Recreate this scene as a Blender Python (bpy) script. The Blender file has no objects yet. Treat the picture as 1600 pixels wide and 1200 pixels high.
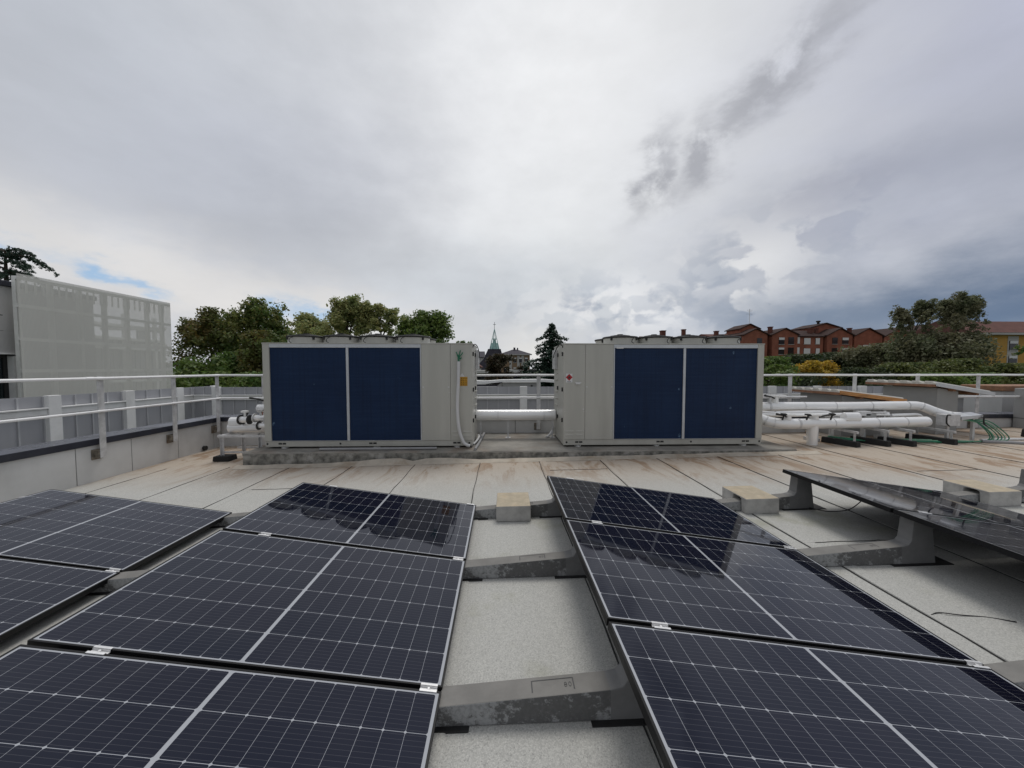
import bpy, bmesh, math, random
from mathutils import Vector, Matrix
import numpy as np

scene = bpy.context.scene
COL = scene.collection
R = math.radians

# ------------------------------------------------------------------ camera
EYE = 1.49
cam_d = bpy.data.cameras.new('camera')
cam_d.sensor_fit = 'HORIZONTAL'
cam_d.sensor_width = 36.0
cam_d.lens = 560.5 / 1600 * 36.0
cam_d.clip_start = 0.05
cam_d.clip_end = 4000
cam = bpy.data.objects.new('camera', cam_d)
COL.objects.link(cam)
cam.location = (0, 0, EYE)
cam.rotation_euler = (math.pi / 2 - 0.0443, 0, -0.0284)
scene.camera = cam
scene.view_settings.view_transform = 'Standard'
scene.view_settings.look = 'None'
scene.view_settings.gamma = 1.0
scene.view_settings.exposure = 0.0


def S(r, g, b):
    def f(c):
        c = c / 255.0
        return c / 12.92 if c <= 0.04045 else ((c + 0.055) / 1.055) ** 2.4
    return (f(r), f(g), f(b), 1.0)


class NT:
    """small node-tree writer"""
    def __init__(s, nt):
        s.nt = nt

    def node(s, typ, **kw):
        n = s.nt.nodes.new(typ)
        for k, v in kw.items():
            setattr(n, k, v)
        return n

    def put(s, sock, v):
        if isinstance(v, bpy.types.NodeSocket):
            s.nt.links.new(v, sock)
        else:
            sock.default_value = v

    def m(s, op, a, b=None, c=None, clamp=False):
        n = s.node('ShaderNodeMath', operation=op, use_clamp=clamp)
        s.put(n.inputs[0], a)
        if b is not None:
            s.put(n.inputs[1], b)
        if c is not None:
            s.put(n.inputs[2], c)
        return n.outputs[0]

    def mix(s, f, a, b, typ='MIX'):
        n = s.node('ShaderNodeMix', data_type='RGBA', blend_type=typ)
        s.put(n.inputs[0], f)
        s.put(n.inputs[6], a)
        s.put(n.inputs[7], b)
        return n.outputs[2]

    def noise(s, vec, scale, detail=4, rough=0.5, dist=0.0, col=False):
        n = s.node('ShaderNodeTexNoise')
        s.put(n.inputs['Vector'], vec)
        n.inputs['Scale'].default_value = scale
        n.inputs['Detail'].default_value = detail
        n.inputs['Roughness'].default_value = rough
        n.inputs['Distortion'].default_value = dist
        return n.outputs['Color' if col else 'Fac']

    def mapr(s, v, a, b, c=0.0, d=1.0, smooth=True):
        n = s.node('ShaderNodeMapRange', interpolation_type='SMOOTHSTEP' if smooth else 'LINEAR')
        s.put(n.inputs[0], v)
        for i, x in zip((1, 2, 3, 4), (a, b, c, d)):
            s.put(n.inputs[i], x)
        return n.outputs[0]

    def scalev(s, vec, sc, loc=(0, 0, 0)):
        n = s.node('ShaderNodeMapping')
        s.put(n.inputs[0], vec)
        n.inputs['Location'].default_value = loc
        n.inputs['Scale'].default_value = sc
        return n.outputs[0]

    def sep(s, vec):
        n = s.node('ShaderNodeSeparateXYZ')
        s.put(n.inputs[0], vec)
        return n.outputs


# ------------------------------------------------------------------ sky
SUN_AZ, SUN_EL = 16.0, 66.0
world = bpy.data.worlds.new('World')
scene.world = world
world.use_nodes = True
wt = world.node_tree
wt.nodes.clear()
w = NT(wt)
STR = 0.1
out = w.node('ShaderNodeOutputWorld')
bg = w.node('ShaderNodeBackground')
bg.inputs['Strength'].default_value = STR
wt.links.new(bg.outputs[0], out.inputs[0])
sky = w.node('ShaderNodeTexSky', sky_type='NISHITA')
sky.sun_disc = False
sky.sun_elevation = R(SUN_EL)
sky.sun_rotation = R(SUN_AZ)
tc = w.node('ShaderNodeTexCoord')
dirv = tc.outputs['Generated']
dx, dy, dz = w.sep(dirv)
az = w.m('MULTIPLY', w.m('ARCTAN2', dx, dy), 180 / math.pi)
el = w.m('MULTIPLY', w.m('ARCSINE', dz), 180 / math.pi)
# warped copies give the cloud layers ragged edges
n1 = w.noise(w.scalev(dirv, (1, 1, 1.8)), 2.6, 7, 0.55)
n2 = w.noise(w.scalev(dirv, (1, 1, 1.8), (7, 3, 1)), 2.6, 7, 0.55)
f1 = w.noise(w.scalev(dirv, (1, 1, 2.2), (2, 9, 4)), 7.0, 8, 0.6)
f2 = w.noise(w.scalev(dirv, (1, 1, 2.2), (5, 1, 8)), 7.0, 8, 0.6)
azw = w.m('ADD', az, w.m('MULTIPLY', w.m('SUBTRACT', n1, 0.5), 26.0))
elw = w.m('ADD', el, w.m('MULTIPLY', w.m('SUBTRACT', n2, 0.5), 15.0))
azf = w.m('ADD', az, w.m('MULTIPLY', w.m('SUBTRACT', f1, 0.5), 13.0))
elf = w.m('ADD', el, w.m('MULTIPLY', w.m('SUBTRACT', f2, 0.5), 8.0))


def blob(a, e, ra, re, rot=0.0, k=1.0, src=0):
    A, E = ((azw, elw), (azf, elf), (az, el))[src]
    da = w.m('SUBTRACT', A, a)
    de = w.m('SUBTRACT', E, e)
    c, s_ = math.cos(R(rot)), math.sin(R(rot))
    p = w.m('ADD', w.m('MULTIPLY', da, c / ra), w.m('MULTIPLY', de, s_ / ra))
    q = w.m('ADD', w.m('MULTIPLY', da, -s_ / re), w.m('MULTIPLY', de, c / re))
    d2 = w.m('ADD', w.m('MULTIPLY', p, p), w.m('MULTIPLY', q, q))
    return w.m('MULTIPLY', w.m('EXPONENT', w.m('MULTIPLY', d2, -1.0)), k, clamp=True)


def cl(r, g, b, gain=1.0):
    c = S(r, g, b)
    return (c[0] / STR * gain, c[1] / STR * gain, c[2] / STR * gain, 1)


col = cl(205, 208, 214)
behind = w.mapr(w.m('ABSOLUTE', az), 75, 125)
def lay(f, c):
    global col
    col = w.mix(f, col, c)
lay(blob(-32, 24, 27, 11, 8, 0.95), cl(180, 184, 195))
lay(blob(-52, 33, 22, 12, 0, 0.8), cl(188, 193, 202))
lay(blob(-14, 15, 24, 7, 0, 0.7), cl(186, 190, 197))
lay(blob(54, 30, 20, 16, 0, 0.9), cl(180, 184, 202))
lay(blob(10, 40, 27, 25, 10, 0.92), cl(240, 241, 243))
lay(blob(10, 20, 15, 10, 0, 0.85), cl(228, 230, 232))
lay(blob(46, 17, 19, 7, 0, 0.85), cl(170, 175, 190))
lay(blob(2, 11, 22, 6, 0, 0.7), cl(204, 210, 216))
# low bright deck on the left with torn gaps of blue
lay(blob(-46, 11, 26, 4.2, -8, 0.95, 1), cl(225, 224, 224))
lay(blob(-28, 8, 20, 2.6, -6, 0.85, 1), cl(224, 222, 220))
gapf = w.m('MULTIPLY', w.mapr(f1, 0.44, 0.56), 1.0)
skyblue = w.mix(0.8, sky.outputs[0], cl(160, 196, 232))
for a_, e_, ra_, re_, rt_, k_ in ((-47.0, 10.1, 2.8, .7, -14, .9), (-44, 9.3, 2.2, .5, -10, .7),
                                  (-31.6, 7.9, 2.2, 1.3, 0, .9), (-26.5, 7.4, 3.2, .8, -4, .8),
                                  (-54, 11.6, 1.8, .6, 0, .6)):
    lay(w.m('MULTIPLY', blob(a_, e_, ra_, re_, rt_, k_, 1), 1.0, clamp=True), skyblue)
# rain-dark bank low on the right
lay(blob(55, 6.0, 23, 5.2, 4, 1.0, 1), cl(104, 122, 147))
lay(blob(39, 5.5, 9, 2.6, -10, 0.7, 1), cl(124, 141, 164))
lay(blob(66, 12, 12, 5, 0, 0.5, 1), cl(128, 138, 160))
# heaped cumulus along the horizon
b1 = w.noise(w.scalev(dirv, (1, 1, 1.3), (3, 3, 3)), 11, 6, 0.5, 0.35)
heap = w.mapr(b1, 0.46, 0.54)
zone = w.m('MAXIMUM', blob(17, 9.0, 14, 4.2, 0, 1.0, 2), blob(33, 12.5, 10, 5.0, 25, 1.0, 2))
lay(w.m('MULTIPLY', w.m('MULTIPLY', heap, zone), 0.95), cl(230, 231, 233))
under = w.mapr(w.noise(w.scalev(dirv, (1, 1, 1.5), (3, 3, 3.03)), 11, 6, 0.5, 0.35), 0.52, 0.40)
lay(w.m('MULTIPLY', w.m('MULTIPLY', under, zone), 0.7), cl(160, 170, 186))
lay(blob(5, 3.0, 6, 2.4, 0, 0.55, 1), cl(232, 228, 220))
# torn dark scud across the bright part
rag = w.mapr(w.noise(w.scalev(dirv, (1, 1, 1), (1, 6, 2)), 9, 7, 0.6), 0.34, 0.52)
scud = blob(37, 32.2, 10.0, 2.3, 33, 1.0, 1)
for a_ in ((29.0, 27.0, 4.6, 2.5, 38, 1.25), (22.4, 25.6, 5.0, 1.9, 62, 1.1), (46, 38, 6, 2.2, 30, .8), (24.5, 24, 3.5, 2.0, 40, .6)):
    scud = w.m('MAXIMUM', scud, blob(*a_, 1))
lay(w.m('MULTIPLY', scud, w.m('MULTIPLY', rag, 0.74), clamp=True), cl(154, 156, 164))
lay(blob(43, 20, 6, 2.0, 15, 0.4, 1), cl(158, 161, 176))
fine = w.mapr(n1, 0.3, 0.7, 0.93, 1.06)
fine2 = w.mapr(f2, 0.3, 0.7, 0.975, 1.02)
col = w.mix(1.0, col, w.m('MULTIPLY', fine, fine2), 'MULTIPLY')
lay(behind, cl(172, 175, 182))
lay(w.mapr(el, 0.0, -6.0), cl(70, 70, 66))
wt.links.new(col, bg.inputs['Color'])
try:
    world.cycles.sampling_method = 'MANUAL'
    world.cycles.sample_map_resolution = 512
except Exception:
    pass

sun_d = bpy.data.lights.new('sun', 'SUN')
sun_d.energy = 1.3
sun_d.angle = R(24)
sun_d.color = (1.0, 0.96, 0.9)
sun = bpy.data.objects.new('sun', sun_d)
COL.objects.link(sun)
sv = Vector((math.sin(R(SUN_AZ)) * math.cos(R(SUN_EL)), math.cos(R(SUN_AZ)) * math.cos(R(SUN_EL)), math.sin(R(SUN_EL))))
sun.rotation_euler = sv.to_track_quat('Z', 'Y').to_euler()
sun.location = sv * 60


# ------------------------------------------------------------------ materials
def newmat(name):
    m = bpy.data.materials.new(name)
    m.use_nodes = True
    t = NT(m.node_tree)
    p = m.node_tree.nodes['Principled BSDF']
    return m, t, p


def objco(t):
    return t.node('ShaderNodeTexCoord').outputs['Object']


def mat(name, c, rough=0.6, metal=0.0, var=0.12, scale=6.0, bump=0.0, bscale=40.0, dirt=None, dirt_amt=0.4, spec=0.5, stretch=(1, 1, 1)):
    """plain surface with mottling, optional dirt patches and bump"""
    m, t, p = newmat(name)
    co = objco(t)
    sc = t.scalev(co, stretch)
    n = t.noise(sc, scale, 5, 0.6)
    dark = tuple(x * (1 - var * 1.4) for x in c[:3]) + (1,)
    lite = tuple(min(1, x * (1 + var)) for x in c[:3]) + (1,)
    colr = t.mix(t.mapr(n, 0.3, 0.7), dark, lite)
    if dirt:
        dn = t.noise(sc, scale * 0.45, 7, 0.65)
        colr = t.mix(t.m('MULTIPLY', t.mapr(dn, 0.5, 0.68), dirt_amt), colr, dirt)
    t.put(p.inputs['Base Color'], colr)
    t.put(p.inputs['Roughness'], t.mapr(n, 0.2, 0.8, max(0.02, rough - 0.08), min(1, rough + 0.08)))
    p.inputs['Metallic'].default_value = metal
    p.inputs['Specular IOR Level'].default_value = spec
    if bump:
        b = t.node('ShaderNodeBump')
        b.inputs['Strength'].default_value = bump
        b.inputs['Distance'].default_value = 0.01
        t.put(b.inputs['Height'], t.noise(co, bscale, 5, 0.6))
        t.put(p.inputs['Normal'], b.outputs[0])
    return m


def G(v, tint=(1, 1, 1)):
    return (v * tint[0], v * tint[1], v * tint[2], 1)


M = {}
M['chiller'] = mat('chiller_paint', G(0.47, (1, .985, .885)), 0.42, 0, .05, 2.4, dirt=G(0.34, (1, .96, .84)), dirt_amt=.3, stretch=(1.6, 1.6, .22))
M['chiller_dark'] = mat('chiller_gap', G(0.03), 0.8)
M['alu'] = mat('aluminium', G(0.58, (.97, 1, 1.04)), 0.38, 0.6, .06, 5)
M['galv'] = mat('galvanised_steel', G(0.60, (1, 1, 1)), 0.45, 0.25, .14, 9, dirt=G(.4), dirt_amt=.25)
M['white_tube'] = mat('rail_coating', G(0.84), 0.4, 0.1, .05, 4)
M['white_paint'] = mat('white_coated_metal', G(0.80, (1, 1, .98)), 0.5, 0, .05, 3, dirt=G(.45, (1, .97, .9)), dirt_amt=.25)
M['black_plastic'] = mat('black_plastic', G(0.018), 0.55, 0, .2, 12)
M['rubber'] = mat('black_rubber', G(0.016), 0.85, 0, .3, 14, bump=.2)
M['frame_black'] = mat('black_anodised', G(0.009, (1, 1, 1.1)), 0.5, 0, .15, 8, spec=.25)
M['pipe'] = mat('pipe_cladding', G(0.90, (1, 1, .99)), 0.2, 0.25, .02, 3)
M['pvc_grey'] = mat('grey_pvc', G(0.30, (1, 1, 1.02)), 0.5, 0, .08, 6)
M['pvc_white'] = mat('pale_pvc', G(0.62), 0.45, 0, .05, 6)
M['green_hose'] = mat('green_hose', (0.025, 0.19, 0.105, 1), 0.5, 0, .2, 10)
M['pale_hose'] = mat('pale_green_hose', (.22, .42, .28, 1), .5, 0, .1, 8)
M['copper_pipe'] = mat('red_brown_pipe', (0.30, 0.12, 0.08, 1), 0.5, .2, .1, 8)
M['parapet'] = mat('parapet_sheet', G(0.58, (1, 1, .985)), 0.6, 0, .07, 1.2, dirt=G(.33, (1, .98, .92)), dirt_amt=.4, bump=.06, bscale=14)
M['joint'] = mat('black_joint', G(0.02), 0.8)
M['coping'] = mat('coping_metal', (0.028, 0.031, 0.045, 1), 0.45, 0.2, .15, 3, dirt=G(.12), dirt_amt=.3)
M['coping_top'] = mat('coping_top_sky_sheen', (0.16, 0.17, 0.21, 1), 0.28, 0.5, .15, 3, dirt=G(.2), dirt_amt=.3)  # base colour paler than the fascia, imitating sky reflected on the top
M['rust'] = mat('rusty_plate', G(0.20, (1, .88, .7)), 0.8, .1, .35, 18, bump=.3, dirt=(.12, .06, .03, 1), dirt_amt=.7)
M['fence_sheet'] = mat('fence_sheet', G(0.40, (.99, 1, 1.05)), 0.5, .15, .07, 2, stretch=(1, 1, .15))
M['rib'] = mat('fence_rib', G(0.5, (.99, 1, 1.03)), 0.5, .2, .05)
M['mesh_tube'] = mat('screen_frame_paint', G(0.88, (1, 1, .95)), 0.5, 0, .05)
M['panel_conc'] = mat('facade_panel', G(0.47, (1, .99, .97)), 0.75, 0, .08, 1.5, dirt=G(.24), dirt_amt=.35, stretch=(1, 1, .35))
M['dark_glass'] = mat('dark_glass', (0.012, 0.02, 0.022, 1), 0.05, 0, .1)
M['win_frame'] = mat('window_frame', G(0.02), .5)
M['wood'] = mat('wood_board', (0.46, 0.215, 0.065, 1), 0.6, 0, .25, 9, dirt=(.2, .08, .03, 1), dirt_amt=.6, stretch=(.5, 6, 6))
M['cream'] = mat('cream_roof_sheet', G(0.66, (1, .97, .88)), 0.55, 0, .08, 8)
M['terracotta'] = mat('terracotta_underlay', (0.26, 0.13, 0.07, 1), .7, 0, .2, 8)
M['hut_wall'] = mat('hut_sheet', G(0.31, (1, 1, .97)), 0.6, 0, .06, 2, dirt=G(.24), dirt_amt=.35)
M['yellow_sign'] = mat('yellow_label', (0.50, 0.26, 0.015, 1), .55, 0, .12, 30)
M['red_sign'] = mat('red_label', (0.42, 0.014, 0.018, 1), .5, 0, .08, 20)
M['white_sign'] = mat('white_label', G(.68), .5, 0, .04)
M['black_ink'] = mat('black_ink', G(.025), .6)
M['moss_conc'] = mat('weathered_concrete', G(0.23, (1, .97, .86)), 0.9, 0, .4, 9, bump=.8, bscale=34, dirt=G(.48, (1, .97, .9)), dirt_amt=.7)
M['plinth_top'] = mat('plinth_screed', G(0.26, (1, .95, .85)), 0.85, 0, .2, 2.5, bump=.3, bscale=40, dirt=(.20, .13, .08, 1), dirt_amt=.45)
M['block'] = mat('block_side', G(0.43, (1, .98, .93)), 0.9, 0, .14, 9, bump=.35, bscale=60)
M['block_top'] = mat('block_top', (0.47, 0.405, 0.30, 1), 0.95, 0, .12, 10, bump=.5, bscale=70, dirt=(.40, .31, .20, 1), dirt_amt=.5)
M['brick'] = mat('red_brick', (0.27, 0.105, 0.07, 1), .9, 0, .16, .5, spec=.15, dirt=(.30, .125, .09, 1), dirt_amt=.5)
M['brick_dark'] = mat('dark_brown_brick', (0.13, 0.045, 0.03, 1), .85, 0, .1, .5)  # darker brown brick colour for the chimneys
M['roof_tile'] = mat('dark_roof_tiles', (0.055, 0.034, 0.031, 1), .8, 0, .2, .8, spec=.12)
M['roof_red'] = mat('brown_roof_tiles', (0.135, 0.068, 0.058, 1), .8, 0, .15, .8, spec=.12)
M['yellow_wall'] = mat('yellow_render', (0.46, 0.27, 0.075, 1), .85, 0, .08, .4, spec=.12)
M['grey_render'] = mat('pale_render', G(.42, (1, .98, .95)), .85, 0, .08, .4)
M['tan_wall'] = mat('tan_brick', (0.25, 0.175, 0.115, 1), .85, 0, .1, .4, spec=.12)
M['pale_wall'] = mat('white_render', G(.60, (1, .98, .95)), .8, 0, .05, .5)
M['slate'] = mat('slate_roof', (0.06, 0.056, 0.07, 1), .7, 0, .15, .8, spec=.12)
M['verdigris'] = mat('green_copper', (0.20, 0.40, 0.37, 1), .6, .1, .2, .8)
M['blind'] = mat('roller_blind', G(.66), .6, 0, .04)
M['pane'] = mat('far_pane', (0.02, 0.02, 0.024, 1), .15, 0, .2)
M['bark'] = mat('bark', (0.06, 0.045, 0.033, 1), .9, 0, .3, 3)
M['ground'] = mat('grass_and_earth', (0.06, 0.085, 0.035, 1), .95, 0, .3, .05)
M['silver'] = mat('clamp_metal', G(.75), .4, .35, .08, 20)


def cell_material():
    """half-cut mono cells: 20 x 6 grid, white back sheet in the gaps, fine bus wires along the long side"""
    m, t, p = newmat('solar_cells')
    x, y, z = t.sep(objco(t))
    y = t.m('MULTIPLY', y, -1.0)
    PX, PY = 0.0848, 0.1675
    # long side: two halves of ten cells, 14 mm bus gap in the middle
    u0 = 0.020
    half = t.m('GREATER_THAN', x, 0.8775)
    xl = t.m('SUBTRACT', t.m('SUBTRACT', x, u0), t.m('MULTIPLY', half, 1.755 / 2 + 0.007 - u0))
    yl = t.m('SUBTRACT', y, 0.0165)
    fx = t.m('FLOOR', t.m('DIVIDE', xl, PX))
    fy = t.m('FLOOR', t.m('DIVIDE', yl, PY))
    cx = t.m('SUBTRACT', xl, t.m('MULTIPLY', fx, PX))
    cy = t.m('SUBTRACT', yl, t.m('MULTIPLY', fy, PY))
    ex = t.m('MINIMUM', cx, t.m('SUBTRACT', PX, cx))
    ey = t.m('MINIMUM', cy, t.m('SUBTRACT', PY, cy))
    gx = t.m('LESS_THAN', ex, 0.0006)
    gy = t.m('LESS_THAN', ey, 0.00095)
    gd = t.m('LESS_THAN', t.m('ADD', ex, ey), 0.0068)
    out_ = t.m('MAXIMUM', t.m('MAXIMUM', t.m('LESS_THAN', xl, 0.0), t.m('GREATER_THAN', xl, PX * 10)),
               t.m('MAXIMUM', t.m('LESS_THAN', yl, 0.0), t.m('GREATER_THAN', yl, PY * 6)))
    white = t.m('MAXIMUM', t.m('MAXIMUM', gx, gy), t.m('MAXIMUM', gd, out_))
    # bus wires
    by = t.m('DIVIDE', cy, PY / 9.0)
    bf = t.m('ABSOLUTE', t.m('SUBTRACT', t.m('SUBTRACT', by, t.m('FLOOR', by)), 0.5))
    bus = t.m('MULTIPLY', t.m('LESS_THAN', bf, 0.035), 0.45)
    wn = t.node('ShaderNodeTexWhiteNoise', noise_dimensions='3D')
    cmb = t.node('ShaderNodeCombineXYZ')
    t.put(cmb.inputs[0], t.m('ADD', t.m('FLOOR', t.m('DIVIDE', fx, 5)), t.m('MULTIPLY', half, 11)))
    t.put(cmb.inputs[1], fy)
    oi = t.node('ShaderNodeObjectInfo')
    t.put(cmb.inputs[2], oi.outputs['Random'])
    t.put(wn.inputs['Vector'], cmb.outputs[0])
    cell = t.mix(wn.outputs[0], (0.0032, 0.0048, 0.0125, 1), (0.0058, 0.0062, 0.0140, 1))
    cell = t.mix(bus, cell, (0.10, 0.10, 0.11, 1))
    colr = t.mix(white, cell, (0.38, 0.395, 0.42, 1))
    # settled dust film
    dn = t.noise(objco(t), 3.0, 6, .65)
    colr = t.mix(t.mapr(dn, .4, .8, 0.0, 0.012), colr, (.42, .40, .36, 1))
    t.put(p.inputs['Base Color'], colr)
    t.put(p.inputs['Roughness'], t.mapr(t.noise(objco(t), 5, 5, .6), .3, .75, 0.02, 0.06))
    p.inputs['IOR'].default_value = 1.40
    p.inputs['Specular Tint'].default_value = (.66, .74, 1.0, 1)   # anti-reflection coating
    return m


M['cells'] = cell_material()


def coil_material():
    m, t, p = newmat('blue_coil_fins')
    co = objco(t)
    x, y, z = t.sep(co)
    fin = t.m('SINE', t.m('MULTIPLY', x, 900.0))
    row = t.m('SINE', t.m('MULTIPLY', z, 130.0))
    n = t.noise(co, 1.6, 4, .5)
    c = t.mix(t.mapr(n, .3, .7), (0.0034, 0.0175, 0.058, 1), (0.0055, 0.0235, 0.072, 1))
    nb_ = t.noise(t.scalev(co, (.3, 1, 9)), 3.0, 5, .65)
    c = t.mix(t.mapr(nb_, .42, .68, 0, .55), c, (.010, .030, .082, 1))
    nv_ = t.noise(t.scalev(co, (14, 1, .4)), 2.0, 4, .6)
    c = t.mix(t.mapr(nv_, .45, .7, 0, .4), c, (.0022, .011, .036, 1))
    # bent fins and scuffs
    v = t.node('ShaderNodeTexVoronoi')
    t.put(v.inputs['Vector'], t.scalev(co, (1, 1, .55)))
    v.inputs['Scale'].default_value = 4.2
    sc = t.m('MULTIPLY', t.m('LESS_THAN', v.outputs['Distance'], 0.10),
             t.mapr(t.noise(co, 5.5, 5, .7), .50, .60))
    c = t.mix(t.m('MULTIPLY', sc, .6), c, (.16, .26, .38, 1))
    t.put(p.inputs['Base Color'], c)
    p.inputs['Roughness'].default_value = .5
    p.inputs['Specular IOR Level'].default_value = .25
    b = t.node('ShaderNodeBump')
    b.inputs['Strength'].default_value = .35
    b.inputs['Distance'].default_value = .002
    t.put(b.inputs['Height'], t.m('ADD', fin, t.m('MULTIPLY', row, .4)))
    t.put(p.inputs['Normal'], b.outputs[0])
    return m


M['coil'] = coil_material()


def membrane_material():
    """slated bitumen sheet: pale mineral granules, rusty run-off stains, faint roller streaks"""
    m, t, p = newmat('slated_roof_membrane')
    co = objco(t)
    x, y, z = t.sep(co)
    v = t.node('ShaderNodeTexVoronoi')
    t.put(v.inputs['Vector'], co)
    v.inputs['Scale'].default_value = 210.0
    gran = t.mix(t.mapr(t.sep(v.outputs['Color'])[0], .05, .95, 0, 1, False), G(.41, (1, .99, .93)), G(.62, (1, .99, .93)))
    fine_ = t.noise(co, 230, 2, .5)
    gran = t.mix(t.mapr(fine_, .35, .65, 0, .35), gran, G(.30, (.97, 1, .96)))
    dark_g = t.m('LESS_THAN', t.sep(v.outputs['Color'])[1], .07)
    gran = t.mix(t.m('MULTIPLY', dark_g, .4), gran, G(.12))
    big = t.noise(co, .9, 6, .6)
    gran = t.mix(t.mapr(big, .3, .7, 0, .3), gran, G(.36, (1, .99, .93)))
    # each 1 m sheet weathers a little differently
    sh = t.node('ShaderNodeTexWhiteNoise', noise_dimensions='1D')
    t.put(sh.inputs['W'], t.m('FLOOR', t.m('ADD', x, .37)))
    gran = t.mix(t.mapr(sh.outputs[0], 0, 1, 0, .2, False), gran, G(.34, (.98, 1, .97)))
    # brown run-off: long patches on the wet part near the plinth and to the right
    zoney = t.mapr(t.m('ADD', y, t.m('MULTIPLY', t.m('SUBTRACT', x, 2.0), .08)), 3.9, 5.6)
    zonex = t.m('MULTIPLY', t.mapr(x, 3.6, 6.0), t.mapr(y, 3.6, 5.0))
    wet = t.m('MAXIMUM', zoney, zonex)
    s1 = t.noise(t.scalev(co, (1.7, .6, 1)), 1.6, 9, .7, .8)
    s2 = t.noise(t.scalev(co, (3.4, .9, 1), (4, 2, 0)), 1.6, 7, .66)
    st = t.m('MULTIPLY', wet, t.m('MAXIMUM', t.mapr(s1, .49, .60), t.m('MULTIPLY', t.mapr(s2, .52, .68), .8)))
    gran = t.mix(t.m('MULTIPLY', wet, .62), gran, (.43, .33, .235, 1))
    gran = t.mix(t.m('MULTIPLY', st, .74), gran, (.235, .14, .072, 1))
    # algae tint in the dry bays
    alg = t.m('MULTIPLY', t.mapr(t.noise(co, 1.7, 6, .6), .52, .72), t.mapr(y, 4.2, 3.4))
    gran = t.mix(t.m('MULTIPLY', alg, .5), gran, (.25, .25, .16, 1))
    t.put(p.inputs['Base Color'], gran)
    p.inputs['Roughness'].default_value = .88
    b = t.node('ShaderNodeBump')
    b.inputs['Strength'].default_value = .3
    b.inputs['Distance'].default_value = .003
    t.put(b.inputs['Height'], t.m('MULTIPLY', v.outputs['Distance'], -.6))
    t.put(p.inputs['Normal'], b.outputs[0])
    return m


M['membrane'] = membrane_material()


def beam_side_material():
    m, t, p = newmat('beam_side_efflorescence')
    co = objco(t)
    n = t.noise(t.scalev(co, (1, 1, 1.3)), 26, 9, .78)
    n2 = t.noise(co, 4.5, 4, .5)
    f = t.mapr(t.m('ADD', n, t.m('MULTIPLY', t.m('SUBTRACT', n2, .5), 1.0)), .46, .57)
    c = t.mix(f, G(.115, (1, 1, .98)), G(.34, (.98, 1, 1)))
    c = t.mix(t.mapr(t.noise(co, 60, 3), .4, .7, 0, .5), c, G(.16))
    t.put(p.inputs['Base Color'], c)
    p.inputs['Roughness'].default_value = .9
    b = t.node('ShaderNodeBump')
    b.inputs['Strength'].default_value = .35
    b.inputs['Distance'].default_value = .004
    t.put(b.inputs['Height'], n)
    t.put(p.inputs['Normal'], b.outputs[0])
    return m


M['beam_side'] = beam_side_material()
M['beam_top'] = mat('beam_top', G(.20, (1, .97, .91)), .85, 0, .1, 8, bump=.15, bscale=80)
M['pillar'] = mat('beam_pillar', G(.19, (1, 1, .99)), .85, 0, .12, 6, bump=.15, bscale=60)


def mesh_screen_material():
    """expanded metal: slotted holes cut by a procedural pattern in the sheet's own plane"""
    m, t, p = newmat('expanded_metal')
    x, y, z = t.sep(objco(t))
    a = t.m('SINE', t.m('MULTIPLY', y, 2 * math.pi / 0.05))
    b = t.m('SINE', t.m('MULTIPLY', z, 2 * math.pi / 0.022))
    hole = t.m('GREATER_THAN', t.m('MULTIPLY', a, b), 0.32)
    p.inputs['Base Color'].default_value = G(.70, (1, .99, .92))
    p.inputs['Roughness'].default_value = .5
    t.put(p.inputs['Alpha'], t.m('SUBTRACT', 1.0, hole))
    return m


M['mesh'] = mesh_screen_material()


def leaf_material(name, cols, scale=.35, transl=.42):
    m, t, p = newmat(name)
    co = objco(t)
    n = t.noise(co, scale, 4, .6)
    c = t.mix(t.mapr(n, .38, .62), cols[0], cols[1])
    g = t.node('ShaderNodeNewGeometry')
    c = t.mix(t.m('MULTIPLY', t.mapr(g.outputs['Random Per Island'], .55, 1.0), .8), c, cols[2])
    t.put(p.inputs['Base Color'], c)
    p.inputs['Roughness'].default_value = .55
    tr = t.node('ShaderNodeBsdfTranslucent')
    t.put(tr.inputs[0], c)
    mx = t.node('ShaderNodeMixShader')
    mx.inputs[0].default_value = transl
    o = m.node_tree.nodes['Material Output']
    m.node_tree.links.new(p.outputs[0], mx.inputs[1])
    m.node_tree.links.new(tr.outputs[0], mx.inputs[2])
    m.node_tree.links.new(mx.outputs[0], o.inputs[0])
    return m


def c3(r, g, b):
    return (r, g, b, 1)


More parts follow.
